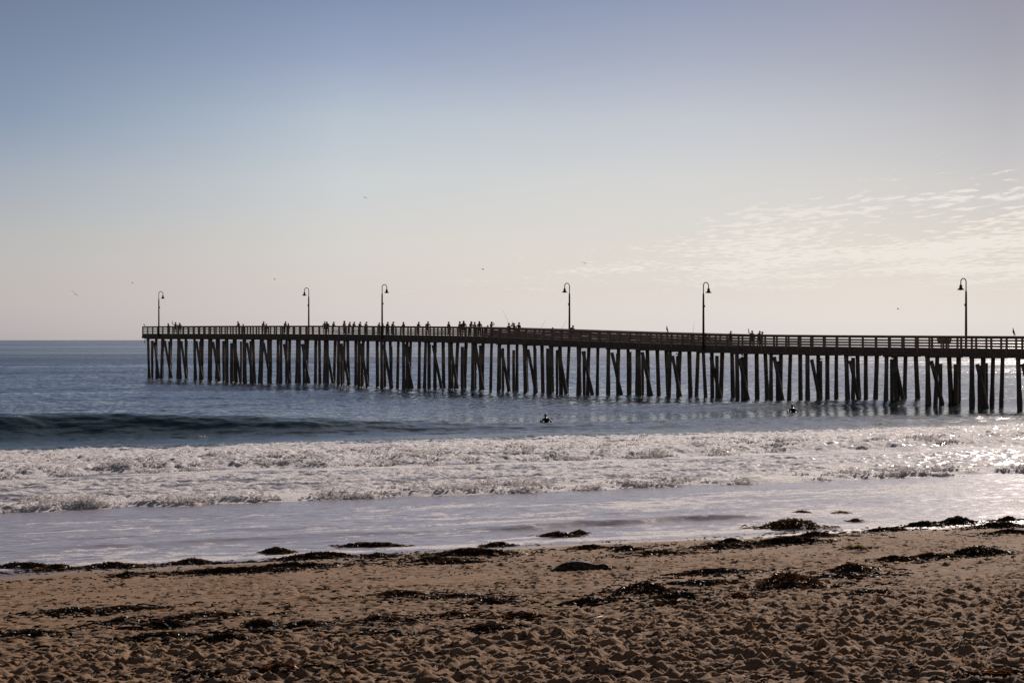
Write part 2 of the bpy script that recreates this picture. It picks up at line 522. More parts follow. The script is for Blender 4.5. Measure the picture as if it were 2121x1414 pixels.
def m_water():
    m, t, p = mat("sea_water")
    L = t.links.new
    v = shore_coords(t)
    sepv = nn(t, "ShaderNodeSeparateXYZ"); L(v, sepv.inputs[0])
    s0 = P0[0] * NX + P0[1] * NY
    s = mth(t, 'SUBTRACT', sepv.outputs[1], s0)
    far = mapr(t, s, 60, 900)
    # ripples: finer close in, longer out at sea
    va = shore_coords(t, 0.55, 1.25)
    r1 = noise(t, va, 2.6, 4, 0.6); r2 = noise(t, va, 0.55, 4, 0.55); r3 = noise(t, va, 0.07, 5, 0.62)
    wind = noise(t, shore_coords(t, 0.10, 1.0), 0.028, 3, 0.6)      # slicks and gusts
    gust = mapr(t, wind, 0.36, 0.60, 0.25, 1.0, True)
    deep = mapr(t, s, 50, 72, 0, 1, True)
    b1 = nn(t, "ShaderNodeBump", Distance=0.05); L(r1, b1.inputs['Height'])
    L(mth(t, 'ADD', 0.55, mth(t, 'MULTIPLY', deep, mth(t, 'MULTIPLY', gust, 0.50))), b1.inputs['Strength'])
    b2 = nn(t, "ShaderNodeBump", Distance=0.35); L(r2, b2.inputs['Height']); L(b1.outputs[0], b2.inputs['Normal'])
    L(mth(t, 'MULTIPLY', deep, mth(t, 'MULTIPLY', gust, 0.45)), b2.inputs['Strength'])
    b3 = nn(t, "ShaderNodeBump", Distance=3.5); L(r3, b3.inputs['Height']); L(b2.outputs[0], b3.inputs['Normal'])
    L(mth(t, 'MULTIPLY', mapr(t, s, 400, 1100), mth(t, 'MULTIPLY', gust, 0.5)), b3.inputs['Strength'])
    silt = mapr(t, s, 4, 66, 0, 1, True)
    base = mix(t, silt, (0.32, 0.285, 0.30), (0.012, 0.034, 0.027))
    base = mix(t, mapr(t, s, 70, 200), base, (0.030, 0.052, 0.085))
    L(base, p.inputs['Base Color'])
    p.inputs['IOR'].default_value = 1.33
    L(mth(t, 'ADD', mapr(t, s, 50, 75, 0.22, 0.07), mth(t, 'MULTIPLY', mapr(t, s, 90, 420), mth(t, 'MULTIPLY', gust, 0.26))), p.inputs['Roughness'])
    L(b3.outputs[0], p.inputs['Normal'])
    # foam
    at = nn(t, "ShaderNodeAttribute", attribute_name="foam")
    lace = noise(t, shore_coords(t, 0.55, 1.0), 1.7, 6, 0.68)
    lace2 = noise(t, shore_coords(t, 0.45, 1.0), 6.5, 4, 0.65)
    streak = noise(t, shore_coords(t, 0.16, 1.0), 1.1, 5, 0.6)
    pat = mth(t, 'ADD', mth(t, 'MULTIPLY', lace, 0.45), mth(t, 'ADD', mth(t, 'MULTIPLY', lace2, 0.25), mth(t, 'MULTIPLY', streak, 0.30)))
    need = mapr(t, at.outputs['Fac'], 0, 1, 0.80, 0.32)
    fm = mapr(t, mth(t, 'SUBTRACT', pat, need), -0.018, 0.034, 0, 1, True)
    fb = nn(t, "ShaderNodeBsdfPrincipled"); fb.inputs['Roughness'].default_value = 0.85; fb.inputs['Specular IOR Level'].default_value = 0.28
    fcol = ramp(t, lace2, [(0.3, (0.73, 0.68, 0.69)), (0.65, (0.92, 0.885, 0.895))])
    L(fcol, fb.inputs['Base Color'])
    fbm_ = noise(t, shore_coords(t, 0.7, 1.0), 6.5, 6, 0.75)
    L(bump(t, fbm_, 0.26, 1.0, bump(t, lace2, 0.10, 0.6)), fb.inputs['Normal'])
    ms = nn(t, "ShaderNodeMixShader"); L(fm, ms.inputs[0]); L(p.outputs[0], ms.inputs[1]); L(fb.outputs[0], ms.inputs[2])
    out = [n for n in t.nodes if n.type == 'OUTPUT_MATERIAL'][0]
    L(ms.outputs[0], out.inputs[0])
    return m


def m_foam():
    m, t, p = mat("foam")
    v = shore_coords(t)
    f = noise(t, v, 14, 4, 0.7)
    t.links.new(ramp(t, f, [(0.3, (0.74, 0.70, 0.69)), (0.7, (0.90, 0.88, 0.87))]), p.inputs['Base Color'])
    p.inputs['Roughness'].default_value = 0.8
    t.links.new(bump(t, f, 0.05, 0.8), p.inputs['Normal'])
    tr = nn(t, "ShaderNodeBsdfTranslucent"); tr.inputs[0].default_value = (0.9, 0.87, 0.86, 1)
    ms = nn(t, "ShaderNodeMixShader"); ms.inputs[0].default_value = 0.45
    t.links.new(p.outputs[0], ms.inputs[1]); t.links.new(tr.outputs[0], ms.inputs[2])
    out = [n for n in t.nodes if n.type == 'OUTPUT_MATERIAL'][0]
    t.links.new(ms.outputs[0], out.inputs[0])
    return m


def m_wood(name, c1, c2, sc=(1.5, 1.5, 8)):
    m, t, p = mat(name)
    g = nn(t, "ShaderNodeNewGeometry")
    f = noise(t, g.outputs['Position'], 1.3, 5, 0.65)
    f2 = noise(t, g.outputs['Position'], 9.0, 4, 0.7)
    base = ramp(t, f, [(0.3, c1), (0.7, c2)])
    base = mix(t, mapr(t, f2, 0.5, 0.75, 0, 0.6), base, tuple(q * 0.45 for q in c1))
    t.links.new(base, p.inputs['Base Color'])
    p.inputs['Roughness'].default_value = 0.85; p.inputs['Specular IOR Level'].default_value = 0.15
    t.links.new(bump(t, f2, 0.02, 0.5), p.inputs['Normal'])
    return m


def m_pile():
    """creosoted pile: grey-green weathered above, black with mussels and wet below the tide line"""
    m, t, p = mat("pile_wood")
    g = nn(t, "ShaderNodeNewGeometry")
    se = nn(t, "ShaderNodeSeparateXYZ"); t.links.new(g.outputs['Position'], se.inputs[0])
    f = noise(t, g.outputs['Position'], 0.9, 4, 0.6); f2 = noise(t, g.outputs['Position'], 6.0, 5, 0.7)
    zz = mth(t, 'ADD', se.outputs[2], mth(t, 'MULTIPLY', mth(t, 'SUBTRACT', f, 0.5), 1.3))
    up = mapr(t, zz, 2.5, 2.95, 0, 1, True)
    dry = ramp(t, f2, [(0.3, (0.13, 0.11, 0.094)), (0.7, (0.235, 0.205, 0.178))])
    wet = ramp(t, f2, [(0.3, (0.022, 0.016, 0.014)), (0.7, (0.075, 0.055, 0.046))])
    t.links.new(mix(t, up, wet, dry), p.inputs['Base Color'])
    t.links.new(mapr(t, up, 0, 1, 0.42, 0.85), p.inputs['Roughness'])
    t.links.new(bump(t, f2, 0.06, 0.7), p.inputs['Normal'])
    return m


def m_plain(name, c, rough=0.6, var=0.25, metal=0.0, scale=8.0):
    m, t, p = mat(name)
    g = nn(t, "ShaderNodeTexCoord")
    f = noise(t, g.outputs['Object'], scale, 4, 0.6)
    t.links.new(ramp(t, f, [(0.3, tuple(q * (1 - var) for q in c)), (0.7, tuple(min(1, q * (1 + var)) for q in c))]), p.inputs['Base Color'])
    p.inputs['Roughness'].default_value = rough; p.inputs['Metallic'].default_value = metal
    return m


def m_kelp(name, c1, c2, c3):
    m, t, p = mat(name)
    g = nn(t, "ShaderNodeNewGeometry")
    f = noise(t, g.outputs['Position'], 7.0, 3, 0.6)
    base = ramp(t, f, [(0.30, c1), (0.55, c2), (0.74, c3)])
    t.links.new(base, p.inputs['Base Color'])
    p.inputs['Roughness'].default_value = 0.58; p.inputs['Specular IOR Level'].default_value = 0.3
    tr = nn(t, "ShaderNodeBsdfTranslucent"); t.links.new(base, tr.inputs[0])
    ms = nn(t, "ShaderNodeMixShader"); ms.inputs[0].default_value = 0.35
    t.links.new(p.outputs[0], ms.inputs[1]); t.links.new(tr.outputs[0], ms.inputs[2])
    out = [n for n in t.nodes if n.type == 'OUTPUT_MATERIAL'][0]
    t.links.new(ms.outputs[0], out.inputs[0])
    return m


def m_seal():
    m, t, p = mat("seal_coat")
    g = nn(t, "ShaderNodeTexCoord")
    f = noise(t, g.outputs['Object'], 9.0, 3, 0.6); f2 = noise(t, g.outputs['Object'], 26.0, 3, 0.6)
    base = ramp(t, f, [(0.45, (0.018, 0.015, 0.014)), (0.60, (0.085, 0.068, 0.060))])
    base = mix(t, mapr(t, f2, 0.62, 0.72), base, (0.16, 0.13, 0.12))
    t.links.new(base, p.inputs['Base Color']); p.inputs['Roughness'].default_value = 0.75; p.inputs['Specular IOR Level'].default_value = 0.12
    return m


M_SAND = m_sand(); M_WATER = m_water(); M_FOAM = m_foam()
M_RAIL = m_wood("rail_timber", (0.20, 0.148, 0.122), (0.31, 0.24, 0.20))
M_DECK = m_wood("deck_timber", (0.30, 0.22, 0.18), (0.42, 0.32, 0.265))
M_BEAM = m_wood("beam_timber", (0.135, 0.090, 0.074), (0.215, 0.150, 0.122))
M_PILE = m_pile()
M_METAL = m_plain("lamp_paint", (0.030, 0.022, 0.020), 0.75)
M_GLASS = m_plain("lamp_lens", (0.5, 0.48, 0.44), 0.3)
M_ROPE = m_plain("old_rope", (0.05, 0.04, 0.035), 0.9)
M_KELP = m_kelp("kelp_brown", (0.018, 0.010, 0.006), (0.060, 0.028, 0.011), (0.19, 0.085, 0.022))
M_KELPD = m_kelp("kelp_dark", (0.012, 0.008, 0.006), (0.034, 0.019, 0.010), (0.11, 0.052, 0.019))
M_KELPR = m_kelp("kelp_red", (0.035, 0.014, 0.007), (0.11, 0.042, 0.015), (0.20, 0.085, 0.030))
M_SEAL = m_seal()

# ------------------------------------------------------------------ the beach


def spread(n_fine, n_grow, g):
    u = np.linspace(-1, 1, n_fine)
    st = u[1] - u[0]
    ex = 1 + np.cumsum(st * g ** np.arange(1, n_grow + 1))
    return np.concatenate([-ex[::-1], u, ex])


def rows(y0, y1, f):
    ys = [y0]
    while ys[-1] < y1: ys.append(ys[-1] + f(ys[-1]))
    return ys


ys = list(np.linspace(-260, 8, 12)[:-1]) + rows(8, 15, lambda y: 0.25) + rows(15.2, 68, lambda y: 0.036 * y / 22)[0:] + rows(69, 420, lambda y: 2 + (y - 69) * 0.12)
ys = np.array(sorted(set(round(q, 4) for q in ys)))
u = spread(760, 26, 1.22)
Yg = np.repeat(ys[:, None], len(u), 1); Xg = u[None, :] * (7.0 + 0.33 * np.clip(ys, 8, 80))[:, None] + 0.06 * np.clip(ys, 0, 80)[:, None]
Zg = sand_z(Xg, Yg)
ag, sg = to_as(Xg, Yg)
fr = np.random.default_rng(21)
for (x0, y0, x1, y1, bend) in ((-9, 23, 14, 30, 2.0), (12, 19, -3, 40, -1.5), (-7, 36, 12, 46, 1.2), (-2, 18, 9, 34, 1.0), (-10, 29, 4, 25, -1.0), (5, 18, 16, 44, 1.5)):
    ln = math.hypot(x1 - x0, y1 - y0); n = int(ln / 0.62); ux, uy = (x1 - x0) / ln, (y1 - y0) / ln
    for k in range(n):
        f = k / n; off = bend * math.sin(math.pi * f) + (0.13 if k % 2 else -0.13) + fr.normal(0, 0.03)
        px = x0 + (x1 - x0) * f - uy * off; py = y0 + (y1 - y0) * f + ux * off
        r0, r1 = np.searchsorted(ys, (py - 0.5, py + 0.5))
        dx_ = Xg[r0:r1] - px; dy_ = Yg[r0:r1] - py
        p = (dx_ * ux + dy_ * uy) / 0.17; q = (-dx_ * uy + dy_ * ux) / 0.085; e = p * p + q * q
        Zg[r0:r1] += -0.055 * np.exp(-e ** 1.5) + 0.028 * np.exp(-(np.sqrt(e) - 1.5) ** 2 * 5)
me = np_mesh("beach", np.stack([Xg, Yg, Zg], -1).reshape(-1, 3), grid_quads(*Xg.shape))
attr(me, "wet", (1 - sst(0.05, 0.26, Zg + 0.03 * perlin(ag * 0.3, sg * 0.6))).ravel())
tag(link("beach_ground", me, [M_SAND]), kind="structure")

# ------------------------------------------------------------------ the sea
ys = list(np.linspace(-260, 38, 16)[:-1]) + rows(38, 920, lambda y: 0.115 * (y / 65.0)) + rows(924, 60000, lambda y: 4 + (y - 924) * 0.09)
ys = np.array(ys)
u = spread(860, 26, 1.25)
Yg = np.repeat(ys[:, None], len(u), 1); Xg = u[None, :] * (11.0 + 0.29 * np.clip(ys, 0, 1e9))[:, None]
ag, sg = to_as(Xg, Yg)
Zg = water_z(Xg, Yg) * (1 - sst(600, 915, Yg))
me = np_mesh("sea", np.stack([Xg, Yg, Zg], -1).reshape(-1, 3), grid_quads(*Xg.shape))
attr(me, "foam", foam_cover(ag, sg).ravel())
tag(link("sea_water", me, [M_WATER]), kind="structure")

# foam lumps thrown up along the two bores
bm = bmesh.new(); bmesh.ops.create_icosphere(bm, subdivisions=1, radius=1.0)
ICO = np.array([v.co[:] for v in bm.verts], np.float32); bm.verts.ensure_lookup_table()
ICOF = np.array([[v.index for v in f.verts] for f in bm.faces], np.int32); bm.free()
pa, ps, ph, pr = [], [], [], []
for front, off, n, spr, rmax, hmax, seed in ((16.9, 80.0, 420, 2.8, 0.050, 0.27, 1), (33.4, 50.0, 700, 12.0, 0.046, 0.20, 2)):
    rg = np.random.default_rng(seed)
    for k in range(n):
        a = rg.uniform(-30, 62)
        j = rg.exponential(spr * 0.42)
        if perlin(a * 0.45, seed * 9.0 + j * 0.2) + 0.05 < rg.uniform(-0.45, 0.55): continue
        e = front + (1.8 * perlin(a * 0.11, off) + 0.7 * perlin(a * 0.5, off + 1) if seed == 2 else 0.9 * perlin(a * 0.16, off) + 0.45 * perlin(a * 0.7, off + 1))
        s = e + 0.15 + j
        big = rg.uniform(0.25, 1.0) ** 1.6 * (1 - 0.5 * min(1, j / (spr * 1.5)))
        m = int(9 + 70 * big)
        wx = 0.10 + 0.42 * big
        da = rg.normal(0, wx, m); ds = rg.normal(0, 0.10 + 0.12 * big, m)
        hh = np.abs(rg.normal(0, hmax * big * 0.55, m)) * np.exp(-(da / (wx * 1.3)) ** 2)
        pa += list(a + da); ps += list(s + ds); ph += list(hh); pr += list(rg.uniform(0.25, 1, m) ** 1.5 * rmax * (0.5 + 0.6 * big) + 0.012)
pa, ps, ph, pr = map(np.array, (pa, ps, ph, pr))
X, Y = to_xy(pa, ps)
Zb = water_z(X, Y) + ph
nb = len(X)
sc3 = np.stack([pr * RNG.uniform(0.9, 1.7, nb), pr * RNG.uniform(0.8, 1.3, nb), pr * RNG.uniform(0.6, 1.1, nb)], -1)
V = ICO[None] * (1 + RNG.normal(0, 0.16, (nb, len(ICO), 1))) * sc3[:, None, :] + np.stack([X, Y, Zb], -1)[:, None, :]
F = ICOF[None] + (np.arange(nb, dtype=np.int32) * len(ICO))[:, None, None]
me = np_mesh("foam", V.reshape(-1, 3), None, F.reshape(-1, 3))
o = link("sea_foam", me, [M_FOAM])
tag(o, "white foam lumps thrown up along the two broken waves", "sea foam", kind="stuff")

# ------------------------------------------------------------------ the pier
PA = Vector((-49.38, 294.8, 0)); PB = Vector((38.59, 165.68, 0))
D = (PB - PA).normalized(); PN = Vector((-D.y, D.x, 0))
if PN.y < 0: PN = -PN
BENT = (PB - PA).length / 33
PW = 4.5                                  # deck width


def pp(s, t, z=0.0):
    return PA + D * s + PN * (t - 0.45) + Vector((0, 0, z))


def s_of_x(x, t=0.0):
    k = (x - 1060.5) / FPX; q = pp(0, t)
    return (k * q.y - q.x) / (D.x - k * D.y)


prof = []
for x, y in ((297, 675.6), (460, 674.6), (650, 674.2), (860, 675.6), (955, 676.6), (1080, 680), (1200, 684), (1320, 687.6), (1440, 690.8), (1500, 692.3), (1650, 693.7), (1820, 694.6), (1960, 695.4), (2121, 696.2)):
    s = s_of_x(x); prof.append((s, H_EYE + (704 - y) / FPX * pp(s, 0).y))
PS = [q[0] for q in prof]; PZ = [q[1] for q in prof]
PS.append(PS[-1] + 40); PZ.append(PZ[-1] - 0.25)


def ztop(s): return float(np.interp(s, PS, PZ))


def zdeck(s): return ztop(s) - 1.06


S0 = s_of_x(297.5); S1 = s_of_x(2121) + 30
pier = empty("pier", pp(0, PW / 2, 0))
tag(pier, "long brown timber pier on many piles, stepping down along a ramp towards the right", "pier")
PINV = Matrix.Translation(-pier.location)


def pbuild(mb, name, mtl, parent=pier, smooth=False):
    me = mb.mesh(name, smooth)
    if parent is pier: me.transform(PINV)
    else: me.transform(PINV)
    return link(name, me, [mtl], parent)


def bar(mb, s0, s1, t, dz0, dz1, ht, z_of=ztop):
    """board following the deck line from s0 to s1; dz0..dz1 relative to z_of; ht half thickness across"""
    a0 = pp(s0, t); a1 = pp(s1, t)
    b = len(mb.v)
    for q, s in ((a0, s0), (a1, s1)):
        for tt in (-ht, ht):
            for dz in (dz0, dz1):
                mb.v.append(q + PN * tt + Vector((0, 0, z_of(s) + dz)))
    for f in ((0, 1, 3, 2), (4, 6, 7, 5), (0, 4, 5, 1), (2, 3, 7, 6), (1, 5, 7, 3), (0, 2, 6, 4)):
        mb.f.append(tuple(b + k for k in f))


seg = np.arange(S0 - 0.3, S1, BENT / 3)
# deck of cross planks
mb = MB()
s = S0 - 0.25
while s < S1:
    z = zdeck(s) + random.uniform(-0.006, 0.006)
    q = pp(s + 0.14, PW / 2)
    mb.box(q + Vector((0, 0, z - 0.04)), D * 0.137, PN * (PW / 2 - 0.13 + random.uniform(-0.02, 0.02)), (0, 0, 0.04))
    s += 0.284
pbuild(mb, "deck", M_DECK)
# edge beams (fascia) in bent-long lengths, and stringers beneath
for t in (0.10, PW - 0.10):
    mb = MB(); k = S0 - 0.25
    while k < S1:
        e = min(k + BENT, S1)
        zz = random.uniform(-0.02, 0.02)
        for j in range(3):
            a = k + (e - k) * j / 3; b_ = k + (e - k) * (j + 1) / 3
            bar(mb, a + (0.004 if j == 0 else 0), b_, t, -0.30, 0.015, 0.045, zdeck)
            bar(mb, a + (0.012 if j == 0 else 0), b_, t + (0.06 if t < 1 else -0.06), -0.60 + zz, -0.303, 0.05, zdeck)
        k = e
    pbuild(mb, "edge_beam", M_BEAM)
mb = MB()
for t in np.linspace(0.7, PW - 0.7, 5):
    for a in seg: bar(mb, a, a + BENT / 3, t, -0.36, -0.085, 0.06, zdeck)
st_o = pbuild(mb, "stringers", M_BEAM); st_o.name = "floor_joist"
# kerb rail along both deck edges is the lowest board of the railings
rail_posts_in_view = 0
for side in (0, 1):
    t = 0.02 if side == 0 else PW - 0.02
    inn = 1 if side == 0 else -1
    mb = MB()
    for a in seg:
        b_ = min(a + BENT / 3, S1)
        bar(mb, a, b_, t + inn * 0.04, -0.045, 0.0, 0.13)                 # cap
        bar(mb, a, b_, t + inn * 0.105, -0.205, -0.048, 0.022)            # top board
        for k in range(3):
            j = random.uniform(-0.008, 0.008)
            bar(mb, a + 0.003, b_ - 0.003, t + inn * 0.105, -0.435 - 0.222 * k + j, -0.315 - 0.222 * k + j, 0.022)
        bar(mb, a, b_, t + inn * 0.105, -1.045, -0.985, 0.06)
    railing = pbuild(mb, "railing", M_RAIL)
    rest = MB(); cnt = 0
    for a in seg:
        z = ztop(a); q = pp(a, t - inn * 0.005)
        pm = MB(); pm.box(q + Vector((0, 0, z - 0.05 - 0.68)), D * 0.05, PN * 0.080, (0, 0, 0.68))
        if side == 0 and cnt < 100 and a > S0 - 1 and a < s_of_x(2160):
            pbuild(pm, "rail_post", M_RAIL, railing); cnt += 1
        else:
            b = len(rest.v); rest.v += pm.v; rest.f += [tuple(b + k for k in f) for f in pm.f]
    ro = pbuild(rest, "rail_post", M_RAIL, railing); ro["kind"] = "stuff"

# bents: four upright piles, a raking brace pile, a cut-off stub, a cap beam
all_piles = []
nb_ = int((S1 + 1) / BENT) + 1
for k in range(0, nb_):
    s = k * BENT + random.uniform(-0.08, 0.08)
    if s > S1 - 0.5: break
    zc = zdeck(s) - 0.36
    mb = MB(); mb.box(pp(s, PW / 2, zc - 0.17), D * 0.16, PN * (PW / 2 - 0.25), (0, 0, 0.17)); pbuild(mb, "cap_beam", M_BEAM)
    for j in range(4):
        t = 0.45 + j * 1.13 + random.uniform(-0.10, 0.10)
        lean_s = random.uniform(-0.22, 0.22); lean_t = random.uniform(-0.16, 0.16)
        r = random.uniform(0.165, 0.205)
        zt = zc - 0.17
        pts = []; rad = []
        for i in range(8):
            f = i / 7; z = zt + (-4.0 - zt) * f
            down = (zt - z) / zt
            pts.append(pp(s + lean_s * down, t + lean_t * down, z))
            mus = 0.045 * max(0, 1 - abs(z - 0.25) / 0.9)
            rad.append(r * (0.96 + 0.10 * f) + mus * random.uniform(0.6, 1.5) + random.uniform(-0.008, 0.008))
        all_piles.append((pts, rad, pts[0].y))
    # raking pile from the seaward side down towards the shore and inwards
    if True:
        t0 = random.uniform(0.55, 0.85) if k % 5 else 1.3
        zt = zc - 0.35 - random.uniform(0.1, 0.45)
        sp_ = random.uniform(0.72, 1.12)
        pts = [pp(s + 0.15 - 0.10 * 0, t0, zt + 0.0)]
        rad = [0.17]
        for i in range(1, 8):
            f = i / 7; z = zt + (-4.0 - zt) * f; dn = (zt - z) / zt
            pts.append(pp(s + 0.15 + sp_ * 0.45 * dn, t0 + sp_ * 0.72 * dn, z)); rad.append(0.155 + 0.02 * f + (0.03 if abs(z) < 0.9 else 0) + random.uniform(-0.006, 0.01))
        mb = MB(); mb.tube(pts, rad, 9, 0.05); pbuild(mb, "brace_pile", M_PILE, smooth=True)
    # old stub cut off below the deck
    for _rep in range(1 if random.random() < 0.75 else 2):
        zt = zc - 0.40 - random.uniform(0.05, 0.5); ss = s + random.uniform(-0.75, -0.5) + (1.1 if k % 3 == 1 else 0)
        t0 = 1.3 + 1.4 * _rep + random.uniform(-0.2, 0.7); rr = random.uniform(0.14, 0.19)
        mb = MB()
        pts = [pp(ss, t0, zt), pp(ss, t0, zt - 0.06)] + [pp(ss + random.uniform(-0.02, 0.02), t0 + random.uniform(-0.02, 0.02), zt + (-4 - zt) * i / 5) for i in range(1, 6)]
        mb.tube(pts, [rr * 1.15, rr] + [rr * random.uniform(0.95, 1.1) for _ in range(5)], 9, 0.05)
        pbuild(mb, "stub_pile", M_PILE, smooth=True)
inview = [q for q in all_piles if abs(q[0][0].x / q[0][0].y) < 0.262]
inview.sort(key=lambda q: q[2])
ids = set(id(q) for q in inview[:100])
rest = MB()
for q in all_piles:
    mb = MB() if id(q) in ids else rest
    mb.tube(q[0], q[1], 9, 0.05)
    if id(q) in ids: pbuild(mb, "pile", M_PILE, smooth=True)
o = pbuild(rest, "pile", M_PILE, smooth=True); o["kind"] = "stuff"
# loose ropes hanging from the seaward end
for t, dz in ((0.2, 0.75), (0.75, 0.55), (0.4, 0.4)):
    mb = MB(); z = zdeck(S0) - 0.45; s = S0 - 0.2 + t * 0.3
    mb.tube([pp(s, t, z), pp(s + 0.05, t + 0.05, z - dz * 0.5), pp(s - 0.02, t, z - dz)], [0.03, 0.035, 0.05], 6)
    pbuild(mb, "hanging_rope", M_ROPE)
# projecting beam end
mb = MB(); bar(mb, S0 - 0.75, S0 + 0.2, 0.16, -0.56, -0.30, 0.10, zdeck); bar(mb, S0 - 0.75, S0 + 0.2, PW - 0.3, -0.56, -0.30, 0.10, zdeck)
pbuild(mb, "beam_end", M_BEAM)

# ------------------------------------------------------------------ pier lamps


def make_lamp():
    root = empty("pier_lamp", (0, 0, 0))
    mb = MB(); mb.tube([(0, 0, -0.45), (0, 0, 1.6), (0, 0, 4.35), (0, 0, 4.62)], [0.105, 0.10, 0.082, 0.075], 10); mb.lathe((0, 0, 4.62), [(0.066, 0), (0.072, 0.03), (0.05, 0.07)], 10)
    mb.lathe((0, 0, 4.0), [(0.066, 0), (0.085, 0.01), (0.085, 0.06), (0.066, 0.07)], 10)
    mb.build("pole", M_METAL, root, True)
    pts = [(0, 0, 4.66), (0, 0, 5.2)]; rad_ = 0.30; zc = 5.38
    for k in range(0, 11):
        th = math.pi - math.pi * k / 10
        pts.append((rad_ + rad_ * math.cos(th), 0, zc + rad_ * math.sin(th)))
    pts.append((2 * rad_, 0, 5.18))
    mb = MB(); mb.tube(pts, 0.044, 8); mb.build("gooseneck", M_METAL, root, True)
    mb = MB()
    mb.lathe((2 * rad_, 0, 4.74), [(0.29, 0.0), (0.27, 0.05), (0.18, 0.12), (0.12, 0.19), (0.115, 0.28), (0.13, 0.31), (0.11, 0.36), (0.06, 0.42), (0.04, 0.46)], 18)
    sh = mb.build("lamp_shade", M_METAL, root, True)
    mb = MB(); mb.lathe((2 * rad_, 0, 4.705), [(0.03, 0), (0.10, 0.015), (0.13, 0.034)], 14); mb.build("lens", M_GLASS, sh, True)
    mb = MB(); mb.box((0.10, 0, 3.55), (0.055, 0, 0), (0, 0.05, 0), (0, 0, 0.08)); mb.tube([(0.06, 0, 3.50), (0.17, 0, 3.46)], 0.022, 6)
    mb.build("fixture_box", M_METAL, root)
    return root


LAMPS = [(329, 0, "leftmost pier lamp, its arm bent right, at the seaward end of the rail"),
         (639.5, 1, "tall pier lamp second from the left, arm bent left, rising behind the upper deck"),
         (791.5, 0, "pier lamp third from the left, arm bent right, in the row of standing people"),
         (1179.5, 1, "pier lamp with arm bent left beside a hunched person on the ramp"),
         (1457, 0, "pier lamp with arm bent right at the foot of the ramp"),
         (2001, 1, "rightmost and largest pier lamp, arm bent left, right of the rail panel")]
lamp0 = None
for x, side, lab in LAMPS:
    o = make_lamp() if lamp0 is None else copy_tree(lamp0)
    lamp0 = lamp0 or o
    t = -0.16 if side == 0 else PW + 0.16
    s = s_of_x(x, t)
    o.location = pp(s, t, zdeck(s) + 0.02)
    o.rotation_euler = (0, 0, math.atan2(PN.y, PN.x) + (0 if side == 0 else math.pi))
    tag(o, lab, "street lamp", "lamps along the pier")

# panel on the rail near the rightmost lamp
s = s_of_x(1954, 0.3)
root = empty("rail_panel", pp(s, 0.35, zdeck(s)), math.atan2(D.y, D.x))
tag(root, "wide brown board panel behind the rail left of the rightmost lamp", "panel")
mb = MB(); b = 0
for dy in (-0.025, 0.025):
    for q in ((-0.78, 0.92), (0.86, 0.92), (0.72, 0.40), (-0.62, 0.40)): mb.v.append(Vector((q[0], dy, q[1])))
mb.f += [(0, 1, 2, 3), (7, 6, 5, 4), (0, 4, 5, 1), (1, 5, 6, 2), (2, 6, 7, 3), (3, 7, 4, 0)]
mb.build("board", M_RAIL, root)
for q in (-0.35, 0.45):
    mb = MB(); mb.box((q, 0.07, 0.46), (0.04, 0, 0), (0, 0.042, 0), (0, 0, 0.455)); mb.build("leg", M_BEAM, root)

# ------------------------------------------------------------------ figures grown with the Skin modifier


def skin_mesh(name, chains, sub=1):
    """chains: list of (points, radii, parent_index or None); returns a mesh"""
    me = bpy.data.meshes.new(name); vs = []; es = []; rs = []; roots = []
    names = {}
    for pts, rad, attach in chains:
        prev = None
        if attach is not None: prev = names[attach[0]][attach[1]]
        idx = []
        if prev is None: roots.append(len(vs))
        for p, r in zip(pts, rad):
            vs.append(p); rs.append(r if isinstance(r, tuple) else (r, r)); i = len(vs) - 1
            if prev is not None: es.append((prev, i))
            prev = i; idx.append(i)
        names[len(names)] = idx
    me.from_pydata(vs, es, []); me.update()
    o = bpy.data.objects.new(name, me); COL.objects.link(o)
    o.modifiers.new("s", 'SKIN')
    lay = me.skin_vertices[0].data
    for i, r in enumerate(rs): lay[i].radius = r
    for i in range(len(vs)): lay[i].use_root = i in roots
    o.modifiers["s"].use_smooth_shade = True
    if sub:
        m = o.modifiers.new("u", 'SUBSURF'); m.levels = sub; m.render_levels = sub
    dg = bpy.context.evaluated_depsgraph_get(); dg.update()
    out = bpy.data.meshes.new_from_object(o.evaluated_get(dg))
    out.name = name
    bpy.data.objects.remove(o); bpy.data.meshes.remove(me)
    out.polygons.foreach_set("use_smooth", [True] * len(out.polygons))
    return out


def add_head(bm, c, fwd=(0, 1, 0), k=1.0):
    c = Vector(c); f = Vector(fwd).normalized(); x = f.cross(Vector((0, 0, 1))).normalized(); z = x.cross(f)
    r = bmesh.ops.create_uvsphere(bm, u_segments=14, v_segments=10, radius=1)
    for v in r['verts']:
        p = v.co.copy()
        w = 0.078 - 0.014 * max(0, -p.z)
        q = Vector((p.x * w, p.y * 0.098, p.z * 0.122))
        if p.y > 0.5 and abs(p.x) < 0.35 and -0.45 < p.z < 0.15: q.y += 0.022 * (1 - abs(p.x) / 0.35)   # nose
        if p.y > 0.5 and 0.05 < p.z < 0.4 and 0.2 < abs(p.x) < 0.6: q.y -= 0.008                         # eye sockets
        if abs(p.x) > 0.93 and abs(p.z) < 0.4: q.x *= 1.16                                               # ears
        v.co = c + (x * q.x + f * q.y + z * q.z) * k
    return r['verts']


